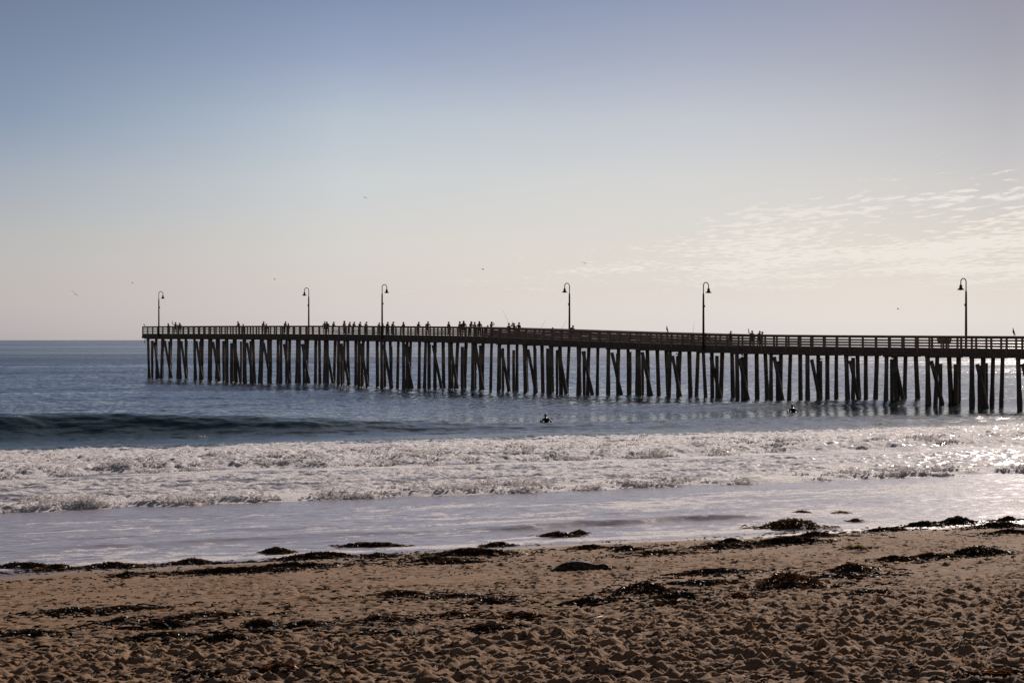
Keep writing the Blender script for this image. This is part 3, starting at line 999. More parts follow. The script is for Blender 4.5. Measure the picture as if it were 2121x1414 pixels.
def hand_chains(w, d, side):
    """palm rooted at the wrist w along direction d, four fingers and a thumb, slightly curled"""
    w = Vector(w); d = Vector(d).normalized(); sx = Vector((1, 0, 0)) if abs(d.x) < 0.8 else Vector((0, 1, 0))
    acr = (sx - d * sx.dot(d)).normalized(); dn = d.cross(acr)
    out = []
    for k, ln in enumerate((0.075, 0.085, 0.08, 0.062)):
        b = w + d * 0.06 + acr * (k - 1.5) * 0.02
        out.append(([b, b + d * ln * 0.55, b + d * ln * 0.9 + dn * 0.02], [0.009, 0.0085, 0.007], None))
    b = w + d * 0.02 + acr * 0.03
    out.append(([b, b + acr * 0.03 + d * 0.03, b + acr * 0.035 + d * 0.06], [0.011, 0.010, 0.008], None))
    return out


POSES = {
    # elbow/hand positions per side (left x<0, right x>0), torso lean, head offset
    "stand": dict(lean=0.0, arms=[((-0.24, 0.02, 1.12), (-0.25, 0.10, 0.86)), ((0.24, 0.02, 1.12), (0.25, 0.10, 0.86))]),
    "rail": dict(lean=0.16, arms=[((-0.27, 0.16, 1.14), (-0.12, 0.42, 1.08)), ((0.27, 0.16, 1.14), (0.12, 0.42, 1.08))]),
    "wave": dict(lean=0.03, arms=[((-0.25, 0.05, 1.12), (-0.22, 0.22, 0.95)), ((0.40, 0.06, 1.50), (0.44, 0.08, 1.86))]),
    "face": dict(lean=0.08, arms=[((-0.33, 0.16, 1.36), (-0.10, 0.22, 1.58)), ((0.33, 0.16, 1.36), (0.10, 0.22, 1.58))]),
    "stoop": dict(lean=0.42, arms=[((-0.25, 0.42, 1.02), (-0.12, 0.62, 1.02)), ((0.25, 0.42, 1.02), (0.12, 0.62, 1.02))]),
    "hip": dict(lean=0.05, arms=[((-0.38, -0.02, 1.20), (-0.20, 0.08, 1.02)), ((0.26, 0.04, 1.12), (0.22, 0.20, 0.92))]),
}
M_SKIN = m_plain("skin", (0.22, 0.13, 0.095), 0.6, 0.1)
M_HAIR = m_plain("hair", (0.025, 0.017, 0.013), 0.6, 0.3)
M_HAT = m_plain("hat_cloth", (0.045, 0.037, 0.034), 0.85, 0.2)
M_TROU = [m_plain("trousers_" + n, c, 0.9, 0.2) for n, c in (("navy", (0.022, 0.026, 0.042)), ("black", (0.015, 0.014, 0.015)), ("khaki", (0.12, 0.09, 0.06)))]
SHIRTS = {n: m_plain("shirt_" + n, c, 0.9, 0.15) for n, c in dict(dark=(0.020, 0.018, 0.020), brown=(0.075, 0.045, 0.032), grey=(0.12, 0.105, 0.10), red=(0.13, 0.045, 0.035), pale=(0.30, 0.24, 0.21), blue=(0.035, 0.045, 0.075)).items()}
_person = {}


def person_meshes(pose):
    if pose in _person: return _person[pose]
    P = POSES[pose]; l = P['lean']
    up = lambda z, x=0.0, y=0.0: (x, y + l * max(0, (z - 0.95)) / 0.75, z - 0.35 * l * max(0, (z - 1.0)))
    ch = [([(0, 0, 0.95), up(1.10), up(1.27), up(1.40), up(1.48), up(1.55)], [(0.155, 0.11), (0.14, 0.10), (0.165, 0.115), (0.16, 0.095), (0.065, 0.06), (0.05, 0.055)], None)]
    for sx, (e, h) in zip((-1, 1), P['arms']):
        ch.append(([up(1.41, sx * 0.19), e, tuple(np.array(e) * 0.35 + np.array(h) * 0.65), h], [0.062, 0.045, 0.036, 0.030], (0, 3)))
        d = Vector(h) - Vector(e)
        pal = Vector(h) + d.normalized() * 0.055
        ch.append(([tuple(pal)], [(0.040, 0.018)], (len(ch) - 1, 3)))
    for sx in (-1, 1):
        ch.append(([(sx * 0.095, 0.0, 0.86), (sx * 0.105, 0.02, 0.50), (sx * 0.11, -0.01, 0.27), (sx * 0.115, -0.02, 0.09), (sx * 0.12, 0.05, 0.045), (sx * 0.125, 0.16, 0.035)], [0.095, 0.066, 0.060, 0.045, 0.045, 0.035], (0, 0)))
    for sx, (e, h) in zip((-1, 1), P['arms']):
        ch += hand_chains(h, Vector(h) - Vector(e), sx)
    me = skin_mesh("person_body", ch, 1)
    hc = Vector(up(1.635)); hc.y += 0.02 + l * 0.1
    bm = bmesh.new(); bm.from_mesh(me); add_head(bm, hc, (0, 1, -0.1 - l * 0.6)); bm.to_mesh(me); bm.free()
    hands = [Vector(h) for _, h in P['arms']]
    mi = np.zeros(len(me.polygons), np.int32)
    for i, f in enumerate(me.polygons):
        c = f.center
        if c.z > hc.z - 0.14 and (c - hc).length < 0.2: mi[i] = 0
        elif min((c - h).length for h in hands) < 0.16: mi[i] = 0
        elif c.z < 0.09: mi[i] = 2
        elif c.z < 0.93 and abs(c.x) < 0.22: mi[i] = 2
        else: mi[i] = 1
    me.polygons.foreach_set("material_index", mi)
    me.polygons.foreach_set("use_smooth", [True] * len(me.polygons))
    for m in (M_SKIN, SHIRTS['dark'], M_TROU[0]): me.materials.append(m)
    # hair: shell over the back and top of the skull
    bm = bmesh.new(); r = bmesh.ops.create_uvsphere(bm, u_segments=14, v_segments=10, radius=1)
    for v in r['verts']:
        p = v.co.copy(); v.co = hc + Vector((p.x * 0.086, p.y * 0.104 - 0.014, p.z * 0.125 + 0.012))
    bmesh.ops.delete(bm, geom=[v for v in bm.verts if v.co.z < hc.z - 0.08 or (v.co.y > hc.y + 0.035 and v.co.z < hc.z + 0.06)], context='VERTS')
    hair = bpy.data.meshes.new("hair"); bm.to_mesh(hair); bm.free(); hair.materials.append(M_HAIR)
    bm = bmesh.new(); r = bmesh.ops.create_uvsphere(bm, u_segments=14, v_segments=10, radius=1)      # long hair
    for v in r['verts']:
        p = v.co.copy(); k = 1.0 + (0.9 if p.z < 0 else 0) * abs(p.z)
        v.co = hc + Vector((p.x * 0.098 * (1 + 0.25 * max(0, -p.z)), p.y * 0.102 - 0.03, p.z * 0.13 * k + 0.012))
    bmesh.ops.delete(bm, geom=[v for v in bm.verts if (v.co.y > hc.y + 0.03 and v.co.z < hc.z + 0.06)], context='VERTS')
    longh = bpy.data.meshes.new("long_hair"); bm.to_mesh(longh); bm.free(); longh.materials.append(M_HAIR)
    mb = MB(); mb.lathe(hc + Vector((0, 0, 0.05)), [(0.18, 0.0), (0.185, 0.012), (0.10, 0.02), (0.092, 0.085), (0.06, 0.105), (0.02, 0.108)], 16)
    hat = mb.mesh("hat", True); hat.materials.append(M_HAT)
    mb = MB(); mb.lathe(hc + Vector((0, -0.01, 0.035)), [(0.098, 0.0), (0.100, 0.03), (0.075, 0.085), (0.02, 0.102)], 14)
    mb.box(hc + Vector((0, 0.135, 0.045)), (0.065, 0, 0), (0, 0.06, -0.012), (0, 0, 0.006))
    cap = mb.mesh("cap", True); cap.materials.append(M_HAT)
    _person[pose] = dict(body=me, hair=hair, long=longh, hat=hat, cap=cap, top=float(hc.z + 0.122 + (0.02 if True else 0)))
    return _person[pose]


FACE_SEA = math.atan2(PN.y, PN.x) - math.pi / 2          # facing away over the far rail
FACE_US = FACE_SEA + math.pi
FACE_OUT = math.atan2(-D.y, -D.x) - math.pi / 2
FACE_IN = FACE_OUT + math.pi


def add_person(x, ytop, pose, t, face, shirt, head, label, tro=0, smax=1.08):
    q = person_meshes(pose)
    s = s_of_x(x, t); b = pp(s, t, zdeck(s))
    ztp = H_EYE + (704 - ytop) / FPX * b.y
    k = max(0.62, min(smax, (ztp - b.z) / (q['top'] + (0.05 if head in ('hat', 'cap') else 0))))
    o = link("person", q['body'], [M_SKIN, SHIRTS['dark'], M_TROU[0]], None, b, face)
    o.scale = (k * 1.28, k * 1.18, k)
    o.material_slots[1].link = 'OBJECT'; o.material_slots[1].material = SHIRTS[shirt]
    o.material_slots[2].link = 'OBJECT'; o.material_slots[2].material = M_TROU[tro]
    tag(o, label, "person", "people standing along the pier")
    h = link("hair", q['long'] if head == 'long' else q['hair'], [M_HAIR], o)
    if head == 'hat': link("sun_hat", q['hat'], [M_HAT], o)
    if head == 'cap': link("cap", q['cap'], [M_HAT], o)
    return o


NEAR, FAR = 0.62, PW - 0.68
PEOPLE = [
    (350.6, 669.0, "rail", NEAR, FACE_US, "grey", "long", "long-haired person in grey leaning on the rail just right of the leftmost lamp"),
    (363.4, 666.5, "wave", NEAR, FACE_IN, "dark", "hat", "person in a brimmed hat holding one hand up, nearest the pier's seaward end"),
    (372.4, 668.0, "stand", NEAR, FACE_OUT, "brown", "long", "long-haired person standing right of the person in a brimmed hat"),
    (495.8, 665.0, "rail", NEAR, FACE_US, "dark", "short", "broad adult leaning on the upper rail, the leftmost adult with a child alongside"),
    (503.6, 670.4, "stand", NEAR, FACE_US, "grey", "long", "small child right of the leftmost pair's adult on the upper rail"),
    (543.5, 665.0, "rail", FAR, FACE_SEA, "dark", "short", "adult of the middle adult and child pair left of the second lamp"),
    (551.4, 669.4, "stand", FAR, FACE_SEA, "brown", "short", "small child of the middle adult and child pair left of the second lamp"),
    (589.0, 665.0, "rail", FAR, FACE_SEA, "blue", "short", "adult of the pair closest to the second lamp from the left"),
    (597.4, 669.2, "stand", FAR, FACE_SEA, "dark", "long", "small child of the pair closest to the second lamp from the left"),
    (672.8, 665.2, "stand", NEAR, FACE_OUT, "brown", "short", "slim person just right of the second lamp, first of three close together"),
    (678.6, 665.4, "rail", NEAR, FACE_OUT, "dark", "long", "person bending left towards a slim neighbour right of the second lamp"),
    (689.0, 665.6, "rail", FAR, FACE_SEA, "red", "short", "person in dull red, third along to the right of the second lamp"),
    (713.2, 663.8, "stand", FAR, FACE_US, "pale", "long", "taller pale-dressed person at the left end of a row of five"),
    (722.2, 666.0, "rail", FAR, FACE_SEA, "pale", "short", "pale-shirted short-haired person next to the taller pale-dressed person"),
    (731.2, 665.6, "rail", FAR, FACE_SEA, "brown", "short", "brown-shirted person in the middle of a row of five"),
    (743.6, 665.8, "rail", FAR, FACE_SEA, "dark", "short", "dark-shirted person, fourth in the row of five left of the third lamp"),
    (756.2, 665.0, "rail", FAR, FACE_SEA, "grey", "cap", "grey-shirted person in a cap at the right end of the row of five"),
    (783.2, 667.2, "rail", FAR, FACE_SEA, "pale", "short", "pale-shirted person immediately left of the third lamp post"),
    (792.8, 668.6, "stand", FAR, FACE_SEA, "brown", "long", "person half hidden behind the third lamp post"),
    (800.8, 665.8, "rail", FAR, FACE_SEA, "dark", "short", "dark-shirted person immediately right of the third lamp post"),
    (811.8, 665.0, "rail", FAR, FACE_SEA, "grey", "cap", "grey-shirted person in a cap, second to the right of the third lamp"),
    (835.8, 665.8, "stand", NEAR, FACE_US, "red", "short", "person in dull red standing alone at the near rail right of the third lamp"),
    (864.9, 665.8, "rail", FAR, FACE_SEA, "blue", "short", "lone person in blue leaning on the rail between two wide gaps in the crowd"),
    (884.9, 665.0, "rail", FAR, FACE_IN, "brown", "short", "lone brown-shirted person leaning right, left of a wide gap in the crowd"),
    (929.3, 665.6, "stand", FAR, FACE_SEA, "brown", "short", "brown-shirted person at the left end of the group above the top of the ramp"),
    (953.6, 665.0, "hip", NEAR, FACE_US, "grey", "short", "broad grey-shirted person with an elbow out above the top of the ramp"),
    (960.6, 663.8, "stand", NEAR, FACE_IN, "dark", "long", "tall long-haired person in dark clothes where the open rail ends"),
    (973.6, 665.0, "rail", FAR, FACE_SEA, "red", "long", "long-haired person in dull red above the start of the ramp"),
    (983.2, 666.0, "stand", FAR, FACE_SEA, "pale", "short", "pale-shirted person between two long-haired people above the ramp"),
    (993.2, 664.6, "stand", FAR, FACE_IN, "dark", "long", "long-haired person in black leaning right above the ramp"),
    (1006.2, 672.6, "stoop", NEAR, FACE_IN, "dark", "short", "person bent low over the ramp rail, only the back showing"),
    (1017.0, 665.6, "face", FAR, FACE_SEA, "brown", "long", "long-haired person with hands raised to the face on the ramp"),
    (1054.6, 668.8, "wave", FAR, FACE_OUT, "dark", "hat", "person in a hat with one arm flung up high, casting with a rod"),
    (1065.8, 668.4, "face", NEAR, FACE_US, "brown", "long", "broad person with both hands at the face on the ramp"),
    (1074.2, 667.0, "hip", FAR, FACE_SEA, "dark", "short", "dark person right of the one with both hands at the face"),
    (1144.6, 677.2, "stand", NEAR, FACE_IN, "dark", "cap", "person in a cap, only the head above the middle of the ramp rail"),
    (1181.4, 673.2, "stoop", NEAR, FACE_IN, "brown", "short", "hunched person right at the foot of the fourth lamp from the left"),
    (1433.4, 688.2, "stand", NEAR, FACE_OUT, "grey", "hat", "person whose hat barely shows above the rail at the foot of the ramp"),
    (1460.6, 689.4, "stand", FAR, FACE_SEA, "brown", "short", "person mostly hidden behind the lamp at the foot of the ramp"),
    (1511.6, 684.4, "rail", FAR, FACE_IN, "dark", "cap", "lone person in a cap on the lower deck just right of the fifth lamp"),
    (1557.5, 684.0, "wave", NEAR, FACE_IN, "dark", "short", "person on the lower deck with one arm raised, forearm upright"),
    (1571.0, 684.8, "rail", FAR, FACE_SEA, "blue", "short", "person in blue leaning on the rail right of the one with an arm raised"),
    (1576.8, 686.0, "rail", FAR, FACE_IN, "dark", "hat", "person in a hat at the right of the three together on the lower deck"),
]
for q in PEOPLE: add_person(*q, tro=random.randrange(3))

# fishing rods
M_ROD = m_plain("rod", (0.06, 0.05, 0.045), 0.5)


def rod(x0, y0, x1, y1, t, label):
    s = s_of_x(x0, t); b = pp(s, t)
    z0 = H_EYE + (704 - y0) / FPX * b.y - 0.35
    tip = pp(s_of_x(x1, t), t); z1 = H_EYE + (704 - y1) / FPX * tip.y
    root = empty("fishing_rod", (b.x, b.y, z0)); v = Vector((tip.x - b.x, tip.y - b.y, z1 - z0))
    mb = MB(); mb.tube([v * 0.12, v * 0.5 + Vector((0, 0, 0.03)), v], [0.012, 0.009, 0.004], 6); mb.build("shaft", M_ROD, root, True)
    mb = MB(); mb.tube([v * -0.08, v * 0.12], 0.026, 8); gp = mb.build("grip", M_ROD, root, True)
    mb = MB(); c = v * 0.10 + Vector((0, 0, -0.06)); mb.tube([c + PN * -0.04, c + PN * 0.04], 0.045, 8); mb.build("reel", M_ROD, root, True)
    tag(root, label, "fishing rod", "fishing rods over the rail")


rod(1116.5, 679, 1131.5, 662, PW - 0.2, "thin fishing rod slanting right over the middle of the ramp, left of the capped head")
rod(1160.5, 680, 1173.5, 664, PW - 0.2, "thin fishing rod slanting right just left of the fourth lamp")
rod(1434.5, 688, 1438.5, 666, NEAR, "nearly upright fishing rod above the hat at the foot of the ramp")
rod(1053.6, 661, 1040.5, 640, FAR, "fishing rod tilted left from the raised hand of the person casting")

# ------------------------------------------------------------------ birds
M_BIRD = m_plain("dark_feathers", (0.030, 0.025, 0.024), 0.7, 0.3)
M_GULL = m_plain("gull_feathers", (0.34, 0.32, 0.31), 0.7, 0.2)
M_BEAK = m_plain("beak", (0.25, 0.14, 0.04), 0.5)


def perched_bird(name, scale, upright, mtl):
    root = empty(name, (0, 0, 0))
    if upright:
        ch = [([(0, -0.10, 0.16), (0, -0.03, 0.26), (0, 0.03, 0.42), (0, 0.03, 0.54), (0, 0.05, 0.62), (0, 0.09, 0.645)], [(0.05, 0.05), (0.085, 0.09), (0.075, 0.08), (0.032, 0.032), (0.036, 0.036), (0.02, 0.02)], None),
              ([(0, -0.20, 0.04)], [(0.05, 0.012)], (0, 0))]
        beak = [(0, 0.10, 0.645), (0, 0.19, 0.63)]; hz = 0.17
    else:
        ch = [([(0, -0.16, 0.15), (0, -0.05, 0.17), (0, 0.08, 0.19), (0, 0.14, 0.26), (0, 0.18, 0.29)], [(0.035, 0.03), (0.075, 0.075), (0.07, 0.07), (0.04, 0.04), (0.038, 0.038)], None),
              ([(0, -0.30, 0.14)], [(0.035, 0.010)], (0, 0))]
        beak = [(0, 0.21, 0.285), (0, 0.27, 0.27)]; hz = 0.12
    me = skin_mesh("bird_body", ch, 1); link("body", me, [mtl], root)
    mb = MB(); mb.tube(beak, [0.016, 0.004], 6); mb.build("beak", M_BEAK, root, True)
    for sx in (-0.03, 0.03):
        mb = MB(); mb.tube([(sx, -0.01, 0), (sx, -0.01, hz)], 0.009, 5); mb.box((sx, 0.02, 0.004), (0.02, 0, 0), (0, 0.035, 0), (0, 0, 0.004)); mb.build("leg", M_BEAK if mtl is M_GULL else M_BIRD, root)
    root.scale = (scale,) * 3
    return root


def place_bird(x, t, z, upright, mtl, face, label, sc=1.0, s=None, group=None):
    o = perched_bird("perched_bird", sc, upright, mtl)
    s = s_of_x(x, t) if s is None else s
    o.location = pp(s, t, z if z is not None else ztop(s)); o.rotation_euler = (0, 0, face)
    tag(o, label, "bird", group or "birds perched on the pier")


place_bird(298.6, 0.06, None, False, M_GULL, FACE_OUT, "gull perched on the end post at the pier's seaward corner", 1.1, s=S0 + 0.1)
place_bird(1381.8, 0.06, None, True, M_BIRD, FACE_OUT, "dark upright bird perched on the ramp rail left of the fifth lamp", 1.0)
place_bird(2099.5, 0.06, None, True, M_BIRD, FACE_OUT, "dark upright bird on the rail at the photo's right edge", 0.95)
stubs = [o for o in pier.children if o.name.startswith("stub_pile")]


def stub_top(x):
    best = None
    for o in stubs:
        top = max((v.co for v in o.data.vertices), key=lambda c: c.z); wz = Vector((0, 0, 0))
        pts = [v.co for v in o.data.vertices if v.co.z > top.z - 0.05]
        c = sum(pts, Vector()) / len(pts) + pier.location
        ix = 1060.5 + FPX * c.x / c.y
        if best is None or abs(ix - x) < best[0]: best = (abs(ix - x), Vector((c.x, c.y, top.z + pier.location.z)))
    return best[1]


used = []
for x, lab in ((1420, "small dark bird sitting on a cut-off pile under the foot of the ramp"), (1547, "dark bird on a cut-off pile below the person in a cap"),
               (1700, "dark bird on a cut-off pile under the lower deck, just right of the farther surfer"), (1830, "dark bird on the rightmost cut-off pile holding a bird")):
    c = stub_top(x)
    if any((c - q).length < 1 for q in used): continue
    used.append(c)
    o = perched_bird("perched_bird", 0.85, False, M_BIRD); o.location = c; o.rotation_euler = (0, 0, FACE_OUT + random.uniform(-1, 1))
    tag(o, lab, "bird", "birds perched on the pier")


def flying_bird(mtl):
    root = empty("flying_bird", (0, 0, 0))
    me = skin_mesh("bird_body", [([(0, -0.22, 0), (0, -0.08, 0), (0, 0.08, 0.01), (0, 0.17, 0.02), (0, 0.22, 0.02)], [(0.03, 0.012), (0.055, 0.055), (0.055, 0.055), (0.035, 0.035), (0.018, 0.018)], None), ([(0, -0.34, 0)], [(0.06, 0.008)], (0, 0))], 1)
    link("body", me, [mtl], root)
    for sx in (-1, 1):
        mb = MB()
        sec = [(0.03, 0.10, -0.09, 0.03), (0.30, 0.12, -0.07, 0.16), (0.52, 0.06, -0.06, 0.17), (0.74, -0.06, -0.10, 0.10)]
        for x, y0, y1, z in sec:
            for y, dz in ((y0, -0.008), (y1, -0.004), (y1, 0.004), (y0, 0.010)): mb.v.append(Vector((sx * x, y, z + dz)))
        for i in range(3):
            for k in range(4):
                k2 = (k + 1) % 4; mb.f.append((i * 4 + k, i * 4 + k2, i * 4 + 4 + k2, i * 4 + 4 + k))
        mb.f += [(0, 1, 2, 3), (15, 14, 13, 12)]
        mb.build("wing", mtl, root)
    return root


fb_d = flying_bird(M_BIRD); fb_g = flying_bird(M_GULL); first = {0: True, 1: True}
for x, y, Yd, kind, rz, roll, lab in (
        (150.5, 604, 330, 1, 0.5, 0.1, "upper of the two gulls gliding together at far left"),
        (156.5, 610, 330, 1, 0.9, 0.4, "lower of the two gulls gliding together at far left"),
        (274, 586, 420, 1, 1.2, 0.2, "tiny pale gull flying high left of the leftmost lamp"),
        (568.5, 579, 420, 0, 2.0, 0.2, "tiny dark bird flying left of and above the second lamp"),
        (756.5, 410, 330, 0, 0.7, 0.3, "highest dark bird, alone in the middle of the sky"),
        (1000, 558, 330, 0, 1.4, 0.1, "dark bird flying over the top of the ramp"),
        (1210.5, 545.5, 260, 0, 0.4, 0.1, "largest dark bird, flying just right of and above the fourth lamp"),
        (1860, 640, 330, 0, 1.0, 0.2, "grey speck of a bird low in the sky left of the rightmost lamp")):
    src = fb_g if kind else fb_d
    o = src if first[kind] else copy_tree(src); first[kind] = False
    kx, kz = img_ray(x, y)
    o.location = (kx * Yd, Yd, H_EYE + kz * Yd); o.rotation_euler = (0.1, roll, rz); o.scale = (0.68,) * 3
    tag(o, lab, "bird", "birds in flight over the sea")

# ------------------------------------------------------------------ surfers
M_SUIT = m_plain("wetsuit", (0.010, 0.010, 0.012), 0.4, 0.2)
M_BOARD = m_plain("board_white", (0.62, 0.56, 0.46), 0.35, 0.08)


def surfer(x, y, face, lab, lab_b):
    kx, kz = img_ray(x, y); Yd = H_EYE / -kz
    for _ in range(30):
        Yd = (H_EYE - float(water_z(kx * Yd, Yd))) / -kz * 0.5 + Yd * 0.5
    X = kx * Yd; zw = float(water_z(X, Yd))
    br = empty("surfboard", (X, Yd, zw - 0.30), face)
    mb = MB(); n = 14; b = 0
    for i in range(n + 1):
        f = i / n; yy = -1.15 + 2.05 * f
        w = 0.27 * (math.sin(math.pi * min(1, f * 0.97 + 0.03)) ** 0.55) * (1 if f < 0.6 else 1 - 0.5 * ((f - 0.6) / 0.4) ** 2) + 0.012
        zz = 0.02 + 1.25 * max(0, f - 0.5) ** 1.5
        for qx, qz in ((-1, 0), (-0.6, 0.03), (0.6, 0.03), (1, 0), (0.6, -0.03), (-0.6, -0.03)): mb.v.append(Vector((qx * w, yy, zz + qz)))
    for i in range(n):
        for k in range(6):
            k2 = (k + 1) % 6; mb.f.append((i * 6 + k, i * 6 + k2, i * 6 + 6 + k2, i * 6 + 6 + k))
    mb.f += [tuple(range(6)), tuple(n * 6 + k for k in reversed(range(6)))]
    mb.build("deck", M_BOARD, br, True)
    mb = MB(); mb.box((0, -0.95, -0.10), (0.006, 0, 0), (0, 0.06, 0), (0, 0.0, 0.10)); mb.build("fin", M_SUIT, br)
    tag(br, lab_b, "surfboard", "surfboards in the water")
    ch = [([(0, -0.30, 0.17), (0, -0.14, 0.24), (0, 0.0, 0.36), (0, 0.06, 0.47), (0, 0.09, 0.55), (0, 0.11, 0.60)], [(0.15, 0.11), (0.14, 0.11), (0.17, 0.12), (0.165, 0.10), (0.065, 0.065), (0.055, 0.055)], None)]
    hands = []
    for sx in (-1, 1):
        h = (sx * 0.40, 0.20 + 0.06 * sx, 0.06); hands.append(h); e = (sx * 0.40, 0.02, 0.26)
        ch.append(([(sx * 0.20, 0.05, 0.46), e, tuple(np.array(e) * 0.4 + np.array(h) * 0.6), h], [0.068, 0.052, 0.042, 0.034], (0, 3)))
    for sx in (-1, 1):
        ch.append(([(sx * 0.10, -0.40, 0.14), (sx * 0.12, -0.78, 0.11), (sx * 0.12, -1.18, 0.10), (sx * 0.13, -1.32, 0.08)], [0.095, 0.068, 0.05, 0.035], (0, 0)))
    for sx, h in zip((-1, 1), hands): ch += hand_chains(h, (0, 0.6, -0.5), sx)
    me = skin_mesh("surfer_body", ch, 1)
    bm = bmesh.new(); bm.from_mesh(me); add_head(bm, (0, 0.15, 0.69), (0, 1, 0.05)); bm.to_mesh(me); bm.free()
    mi = np.zeros(len(me.polygons), np.int32)
    for i, f in enumerate(me.polygons):
        c = f.center
        if (c - Vector((0, 0.15, 0.69))).length < 0.19 and c.z > 0.58 and c.y > 0.10: mi[i] = 1
        if min((c - Vector(h)).length for h in hands) < 0.12: mi[i] = 1
    me.polygons.foreach_set("material_index", mi); me.polygons.foreach_set("use_smooth", [True] * len(me.polygons))
    o = link("person", me, [M_SUIT, M_SKIN], None, (X, Yd, zw - 0.27), face)
    bm = bmesh.new(); r = bmesh.ops.create_uvsphere(bm, u_segments=12, v_segments=9, radius=1)
    for v in r['verts']:
        p = v.co.copy(); v.co = Vector((p.x * 0.088, 0.13 + p.y * 0.105, 0.705 + p.z * 0.125))
    bmesh.ops.delete(bm, geom=[v for v in bm.verts if v.co.z < 0.63 or (v.co.y > 0.18 and v.co.z < 0.76)], context='VERTS')
    hm = bpy.data.meshes.new("hair"); bm.to_mesh(hm); bm.free(); link("hair", hm, [M_HAIR], o)
    tag(o, lab, "person", "surfers waiting in the water")


surfer(1132, 874, math.pi - 0.5, "nearer surfer in a black wetsuit propped up on a board, left of the other", "white board under the nearer surfer, its nose out of the water")
surfer(1643, 852.5, math.pi - 0.7, "farther surfer in a black wetsuit, in the water close before the pier piles", "white board under the farther surfer close before the pier")

# ------------------------------------------------------------------ seal on the sand
X, Y, Z = on_sand(1206, 1181)
k = Y / FPX * 118 / 1.36
ch = [([(-0.60, 0, 0.05), (-0.47, 0, 0.085), (-0.30, 0, 0.105), (-0.08, 0, 0.115), (0.12, 0, 0.11), (0.26, 0.0, 0.085), (0.37, -0.01, 0.072), (0.47, -0.02, 0.085), (0.56, -0.03, 0.085), (0.635, -0.035, 0.065)],
       [(0.05, 0.05), (0.10, 0.105), (0.145, 0.125), (0.165, 0.138), (0.15, 0.125), (0.10, 0.095), (0.075, 0.070), (0.10, 0.10), (0.095, 0.095), (0.05, 0.05)], None),
      ([(-0.68, 0.05, 0.025), (-0.78, 0.08, 0.018)], [(0.035, 0.018), (0.045, 0.010)], (0, 0)),
      ([(-0.68, -0.05, 0.025), (-0.80, -0.06, 0.018)], [(0.035, 0.018), (0.045, 0.010)], (0, 0)),
      ([(0.18, -0.15, 0.03), (0.10, -0.22, 0.015)], [(0.05, 0.022), (0.04, 0.010)], (0, 4)),
      ([(0.18, 0.15, 0.03), (0.10, 0.22, 0.015)], [(0.05, 0.022), (0.04, 0.010)], (0, 4))]
me = skin_mesh("seal", ch, 2)
seal = empty("seal", (X, Y, Z - 0.005), 0.03); seal.scale = (k, k, k)
tag(seal, "dark mottled seal lying stretched out on the sand, head to the right", "seal")
link("body", me, [M_SEAL], seal)
M_NOSE = m_plain("seal_muzzle", (0.10, 0.055, 0.035), 0.5)
mb = MB(); mb.lathe((0, 0, 0), [(0.01, -0.03), (0.035, -0.02), (0.042, 0.0), (0.03, 0.02), (0.008, 0.028)], 10)
o = mb.build("muzzle", M_NOSE, seal, True); o.location = (0.668, -0.04, 0.06)

# ------------------------------------------------------------------ kelp


def kelp_mesh(w, d, h, n, rg, ln=0.3, wd=0.028):
    """tangle: flat blades and stalks piled over a low lumpy mound"""
    V = []; F = []
    nr, na = 6, 26
    off = rg.uniform(0, 100)
    base = len(V)
    for i in range(nr):
        f = i / (nr - 1)
        for j in range(na):
            th = 2 * math.pi * j / na
            rr = f * (0.62 + 0.45 * float(perlin(3 * math.cos(th) + off, 3 * math.sin(th))))
            x = rr * w * 0.5 * math.cos(th); y = rr * d * 0.5 * math.sin(th)
            z = h * 0.60 * (1 - f ** 1.3) * (0.6 + 1.1 * float(perlin(x * 5 + off, y * 5))) - 0.012 * f - (0.02 if i == nr - 1 else 0)
            V.append((x, y, z))
    for i in range(nr - 1):
        for j in range(na):
            j2 = (j + 1) % na
            F.append((base + i * na + j, base + i * na + j2, base + (i + 1) * na + j2, base + (i + 1) * na + j))
    for _ in range(n):
        th = rg.uniform(0, 2 * math.pi); r = math.sqrt(rg.uniform(0, 1)) * (1.0 if rg.uniform() < 0.72 else rg.uniform(1.1, 1.75))
        x = r * w * 0.5 * math.cos(th); y = r * d * 0.5 * math.sin(th)
        r1 = min(1, r)
        z = h * 0.72 * (1 - r1 ** 1.6) * rg.uniform(0.7, 1.2) + 0.006
        ang = rg.uniform(0, 2 * math.pi) if rg.uniform() < 0.5 else rg.choice([0, math.pi]) + rg.normal(0, 0.5)
        L_ = ln * rg.uniform(0.35, 1.3); ww = wd * rg.uniform(0.35, 1.25); seg_ = 5
        lift = rg.uniform(0, 0.35) * h + 0.02; turn = rg.normal(0, 0.7); roll = rg.uniform(-1.2, 1.2)
        b = len(V)
        for i in range(seg_ + 1):
            f = i / seg_; a2 = ang + turn * f
            px = x + math.cos(a2) * L_ * (f - 0.3); py = y + math.sin(a2) * L_ * (f - 0.3) * 0.8
            rr = min(1.2, math.hypot(px / (w * 0.5), py / (d * 0.5)))
            gz = max(0.0, h * 0.72 * (1 - min(1, rr) ** 1.6))
            pz = gz + 0.012 + lift * math.sin(math.pi * f) * rg.uniform(0.6, 1.0)
            wv = ww * (0.35 + 0.65 * math.sin(math.pi * min(1, f * 0.9 + 0.1))) * 0.5
            rl = roll * (1 + 0.5 * math.sin(f * 5))
            ox = -math.sin(a2) * wv * math.cos(rl); oy = math.cos(a2) * wv * math.cos(rl); oz = wv * math.sin(rl)
            V.append((px + ox, py + oy, pz + oz)); V.append((px - ox, py - oy, max(0.002, pz - oz)))
        for i in range(seg_): F.append((b + 2 * i, b + 2 * i + 1, b + 2 * i + 3, b + 2 * i + 2))
    V = np.array(V)
    return V, F


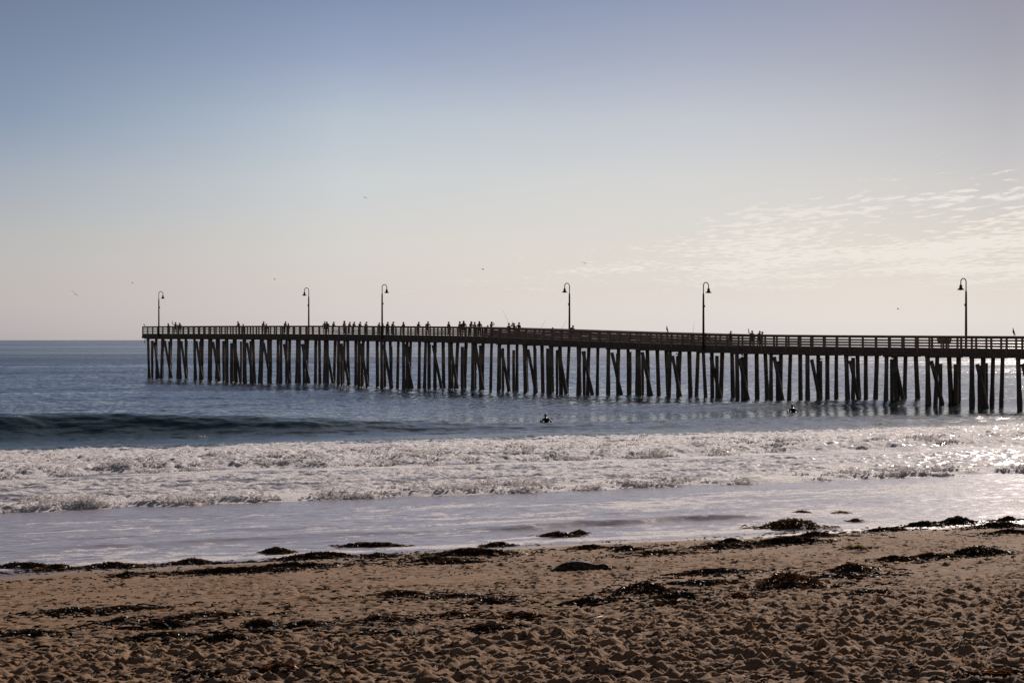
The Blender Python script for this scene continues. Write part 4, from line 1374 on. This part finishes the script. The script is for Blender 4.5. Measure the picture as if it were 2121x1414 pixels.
KELP = [  # x, y of the foot in the photo, width px, height px, kind, label
    (50, 1176, 120, 14, 0, "wide kelp mat at the water's edge against the photo's left edge"),
    (118, 1180, 66, 11, 1, "amber kelp clump joined to the right of the leftmost mat"),
    (232, 1176, 125, 11, 0, "kelp ridge in the shallow wash, second from the left"),
    (265, 1193, 36, 7, 2, "small dark weed heap just below the second kelp ridge"),
    (400, 1168, 70, 12, 0, "lumpy kelp clump half in the wash with a brown knob"),
    (480, 1186, 270, 10, 2, "long thin dark line of weed parallel to the water at left"),
    (574, 1146, 62, 14, 1, "small amber kelp hump standing in the wash left of centre"),
    (655, 1158, 150, 16, 0, "thick brown kelp bank meeting the water left of centre"),
    (610, 1176, 150, 10, 2, "dark weed strip just below the thick brown kelp bank"),
    (775, 1132, 125, 11, 0, "kelp raft lying in the shallow water left of centre"),
    (780, 1154, 46, 8, 2, "small flat weed patch right of the thick brown kelp bank"),
    (895, 1162, 66, 8, 2, "dark weed lump on damp sand below the centre of the wash"),
    (940, 1168, 100, 7, 2, "thin weed streak on damp sand left of the seal"),
    (985, 1150, 165, 15, 0, "broad glistening kelp bank at the water's edge in the centre"),
    (1030, 1132, 52, 10, 0, "small kelp tuft in the wash above the broad central bank"),
    (1155, 1111, 70, 11, 0, "kelp clump in the water right of centre under the dark wavelet"),
    (1200, 1106, 28, 8, 1, "upright curl of kelp at the right tip of the clump in the water"),
    (1300, 1140, 36, 10, 2, "small pointed weed heap on sand above and right of the seal"),
    (1222, 1136, 55, 7, 1, "low weed scraps on wet sand above the seal"),
    (1360, 1150, 120, 8, 2, "flat weed strip on sand right of the seal"),
    (1515, 1124, 34, 9, 2, "lone round weed tuft on smooth sand right of centre"),
    (1640, 1096, 130, 24, 1, "largest amber kelp heap at the water's edge, right of centre"),
    (1662, 1064, 26, 5, 4, "left one of two yellow kelp scraps floating in the shallows"),
    (1742, 1063, 26, 5, 4, "right one of two yellow kelp scraps floating in the shallows"),
    (1772, 1080, 26, 6, 1, "golden kelp scrap at the edge right of the largest amber heap"),
    (1690, 1112, 70, 12, 0, "kelp trailing on sand under the right end of the largest amber heap"),
    (1635, 1126, 140, 15, 2, "thick dark weed ridge on sand below the largest amber heap"),
    (1500, 1135, 130, 8, 2, "thin weed line running left from the thick dark ridge"),
    (1838, 1100, 76, 7, 2, "thin black weed streak on smooth sand at right"),
    (1915, 1090, 72, 11, 2, "black weed mound at the water's edge, left of two near the right edge"),
    (1985, 1085, 70, 16, 2, "peaked black weed mound at the water's edge near the right edge"),
    (2090, 1078, 34, 8, 2, "small weed mound in the wash at the right edge"),
    (2075, 1093, 100, 13, 0, "broad kelp bank on sand at the right edge"),
    (2095, 1106, 80, 9, 2, "lower flat kelp bank at the right edge"),
    (2030, 1150, 110, 20, 2, "dark whale-backed weed mound at right, halfway down the sand"),
    (1930, 1156, 90, 10, 0, "scattered weed left of the dark whale-backed mound"),
    (1855, 1164, 70, 14, 2, "compact dark weed heap on sand at right"),
    (1765, 1184, 85, 18, 0, "weed heap beside a bare patch of sand at right"),
    (1745, 1198, 120, 8, 2, "low weed fringe below the weed heap by the bare sand"),
    (1635, 1222, 150, 42, 0, "big rounded brown weed mound in the right half of the sand"),
    (1475, 1190, 140, 12, 2, "dark weed band left of the big rounded brown mound"),
    (1460, 1212, 150, 9, 2, "thin lower weed band left of the big rounded brown mound"),
    (1335, 1232, 120, 28, 2, "ring-shaped dark weed heap right of centre on the sand"),
    (1405, 1244, 110, 18, 2, "black weed slab adjoining the ring-shaped heap"),
    (1225, 1252, 100, 14, 2, "dark weed patch left of the ring-shaped heap"),
    (1395, 1256, 60, 14, 0, "glinting weed tuft below the black slab"),
    (1810, 1232, 60, 8, 2, "small black weed streak right of the big rounded mound"),
    (825, 1236, 110, 12, 0, "brown weed tuft on sand at the centre left"),
    (955, 1240, 100, 8, 2, "thin dark weed streak on sand near the centre"),
    (1020, 1250, 70, 10, 2, "ragged weed patch on sand at the centre"),
    (785, 1292, 100, 16, 0, "dense weed tuft left of centre on the lower sand"),
    (940, 1280, 60, 12, 0, "small weed tuft on the lower sand at the centre"),
    (1085, 1282, 90, 12, 0, "weed strand on the lower sand right of the centre"),
    (1010, 1308, 90, 14, 2, "dark weed heap low in the centre of the sand"),
    (150, 1272, 120, 12, 2, "flat black weed patch at left, alone on the sand"),
    (250, 1265, 100, 7, 2, "thin weed trail right of the flat black patch at left"),
    (420, 1280, 150, 9, 2, "dark weed trail at left, above the dense mound"),
    (535, 1306, 85, 24, 0, "dense dark weed mound at left with a reddish right side"),
    (250, 1292, 60, 12, 2, "small black weed lump at left"),
    (340, 1300, 90, 14, 2, "dark weed heap between the black lump and the dense mound"),
    (640, 1300, 70, 12, 2, "weed tufts right of the dense mound at left"),
    (330, 1328, 170, 16, 2, "long black weed drift low on the left sand"),
    (460, 1332, 120, 18, 2, "right-hand black weed drift low on the left sand"),
    (60, 1320, 110, 14, 2, "dark weed at the left edge low on the sand"),
    (575, 1398, 90, 22, 3, "reddish brown weed clump at the bottom of the photo, left of centre"),
    (405, 1412, 56, 20, 2, "black weed lump cut by the bottom edge at left"),
    (2060, 1408, 130, 14, 3, "low brownish weed patch in the bottom right corner"),
    (40, 1328 - 10, 60, 8, 2, "small weed scrap beside the dark weed at the left edge"),
    (760, 1322, 110, 10, 2, "dark weed streak left of centre low on the sand"),
    (1530, 1242, 60, 13, 3, "reddish weed clump below the big rounded brown mound"),
    (1780, 1137, 22, 6, 4, "small yellow weed scrap on sand at right"),
]
M_KELPY = m_kelp("kelp_yellow", (0.10, 0.060, 0.008), (0.22, 0.14, 0.018), (0.32, 0.21, 0.03))
KM = [M_KELP, M_KELP, M_KELPD, M_KELPR, M_KELPY]
KM[1] = m_kelp("kelp_amber", (0.020, 0.011, 0.005), (0.10, 0.045, 0.012), (0.26, 0.12, 0.022))
kr = np.random.default_rng(5)
for x, y, wpx, hpx, kd, lab in KELP:
    X, Y, Z = on_sand(x, y)
    px = Y / FPX
    w = wpx * px; h = max(0.05, hpx * px * 0.92)
    slope = (H_EYE - Z) / Y
    d = min(max(0.35, hpx * px * 0.5 / slope * 0.42), w * 1.0)
    wl = 0.045 if Y > 45 else 0.032
    V, F = kelp_mesh(w, d, h, int(min(420, 50 + 240 * w * d ** 0.5)), kr, 0.30, wl)
    gx = X + V[:, 0]; gy = Y + V[:, 1] + d * 0.3
    ground = np.maximum(sand_z(gx, gy, False), np.where(to_as(gx, gy)[1] > -0.3, water_z(gx, gy) - 0.02, -9))
    V[:, 2] += ground - Z
    V[:, 1] += d * 0.3
    me = bpy.data.meshes.new("kelp"); me.from_pydata(V.tolist(), [], F); me.update()
    o = link("kelp_pile", me, [KM[kd]], None, (X, Y, Z))
    tag(o, lab, "seaweed", "heaps of kelp washed up on the beach")

# fine litter of weed flecks all over the upper sand: one uncountable scatter
V = []; F = []
lr = np.random.default_rng(9)
n_fl = 0
while n_fl < 8500:
    Y = 18 + 44 * lr.uniform() ** 1.15; X = lr.uniform(-0.30, 0.30) * Y + 0.5
    a, s = to_as(X, Y)
    if s > -1.2: continue
    dens = 0.5 + 0.9 * float(perlin(a * 0.25 + 3, s * 0.6)) + 0.5 * float(perlin(a * 0.8, s * 1.5))
    dens *= (0.4 + 0.6 * min(1, max(0, (-s - 1) / 6)))
    if lr.uniform() > dens: continue
    n_fl += 1
    z = float(sand_z(X, Y, True)); L_ = lr.uniform(0.03, 0.13) * (0.6 + 0.4 * lr.uniform()); w = lr.uniform(0.010, 0.032)
    ang = lr.normal(0.5, 0.9); b = len(V); lift = lr.uniform(0.0, 0.012)
    tr = lr.normal(0, 0.35)
    for i in range(4):
        f = i / 3; px = X + math.cos(ang + tr * f) * L_ * (f - 0.5); py = Y + math.sin(ang + tr * f) * L_ * (f - 0.5)
        zz = z + 0.010 + lift * math.sin(math.pi * f)
        wx = -math.sin(ang) * w * 0.5; wy = math.cos(ang) * w * 0.5
        V.append((px + wx, py + wy, zz + w * 0.3)); V.append((px - wx, py - wy, zz - w * 0.3))
    for i in range(3): F.append((b + 2 * i, b + 2 * i + 1, b + 2 * i + 3, b + 2 * i + 2))
def fleck(X, Y, L_, w, ang, lift, tr):
    b = len(V); z = max(float(sand_z(X, Y, True)), 0.0)
    for i in range(4):
        f = i / 3; px = X + math.cos(ang + tr * f) * L_ * (f - 0.5); py = Y + math.sin(ang + tr * f) * L_ * (f - 0.5)
        zz = z + 0.012 + lift * math.sin(math.pi * f)
        wx = -math.sin(ang) * w * 0.5; wy = math.cos(ang) * w * 0.5
        V.append((px + wx, py + wy, zz + w * 0.4)); V.append((px - wx, py - wy, zz - w * 0.4))
    for i in range(3): F.append((b + 2 * i, b + 2 * i + 1, b + 2 * i + 3, b + 2 * i + 2))


for (x, y, wpx, hpx, kd, lab) in KELP:
    X, Y, Z = on_sand(x, y); w = wpx * Y / FPX
    for _ in range(int(60 + 80 * w)):
        gx = X + lr.normal(0, 0.75 * w); gy = Y + lr.normal(0, 0.30 + 0.22 * w) + 0.4 * (gx - X)
        if to_as(gx, gy)[1] > -0.1: continue
        fleck(gx, gy, lr.uniform(0.04, 0.20), lr.uniform(0.010, 0.030), lr.normal(0.4, 0.8), lr.uniform(0, 0.02), lr.normal(0, 0.3))
for _ in range(2600):                     # broken tide lines parallel to the water
    a = lr.uniform(-20, 40); line = lr.choice([-0.9, -2.6, -4.2]) + 0.8 * float(perlin(a * 0.2, 61.0))
    if float(perlin(a * 0.35, line * 0.3)) < lr.uniform(-0.15, 0.6): continue
    gx, gy = to_xy(a, line + lr.normal(0, 0.22))
    fleck(gx, gy, lr.uniform(0.04, 0.18), lr.uniform(0.010, 0.032), lr.normal(0.5, 0.7), lr.uniform(0, 0.02), lr.normal(0, 0.3))
me = bpy.data.meshes.new("weed_litter"); me.from_pydata(V, [], F); me.update()
M_LITTER = m_plain("dry_weed", (0.024, 0.014, 0.009), 0.9, 0.4); M_LITTER.node_tree.nodes["Principled BSDF"].inputs["Specular IOR Level"].default_value = 0.1
o = link("weed_litter", me, [M_LITTER])
tag(o, "thin scatter of dark weed flecks strewn over the dry sand", "seaweed litter", kind="stuff")

# a pale stick and a few pale shells
M_PALE = m_plain("bleached", (0.62, 0.55, 0.47), 0.7, 0.15)
X, Y, Z = on_sand(1233, 1293); Z = float(sand_z(X, Y))
mb = MB(); mb.tube([(-0.10, -0.12, 0.02), (0.0, 0.0, 0.035), (0.10, 0.10, 0.05)], [0.012, 0.016, 0.010], 6, 0.1)
tag(mb.build("driftwood_stick", M_PALE, None, True, (X, Y, Z)), "short pale stick lying on the dark lower sand right of centre", "stick")
for x, y, r, lab in ((1217, 1375, 0.026, "largest white shell, alone on the trampled sand right of centre"), (705, 1322, 0.02, "white shell on the lower sand left of centre"), (1258, 1335, 0.018, "small pinkish white shell on trampled sand right of the stick")):
    X, Y, Z = on_sand(x, y); Z = float(sand_z(X, Y))
    mb = MB(); mb.lathe((0, 0, 0), [(r * 0.6, -0.01), (r, r * 0.3), (r * 0.8, r * 0.8), (r * 0.25, r * 1.1)], 9)
    tag(mb.build("shell", M_PALE, None, True, (X, Y, Z)), lab, "shell", "pale shells on the sand")
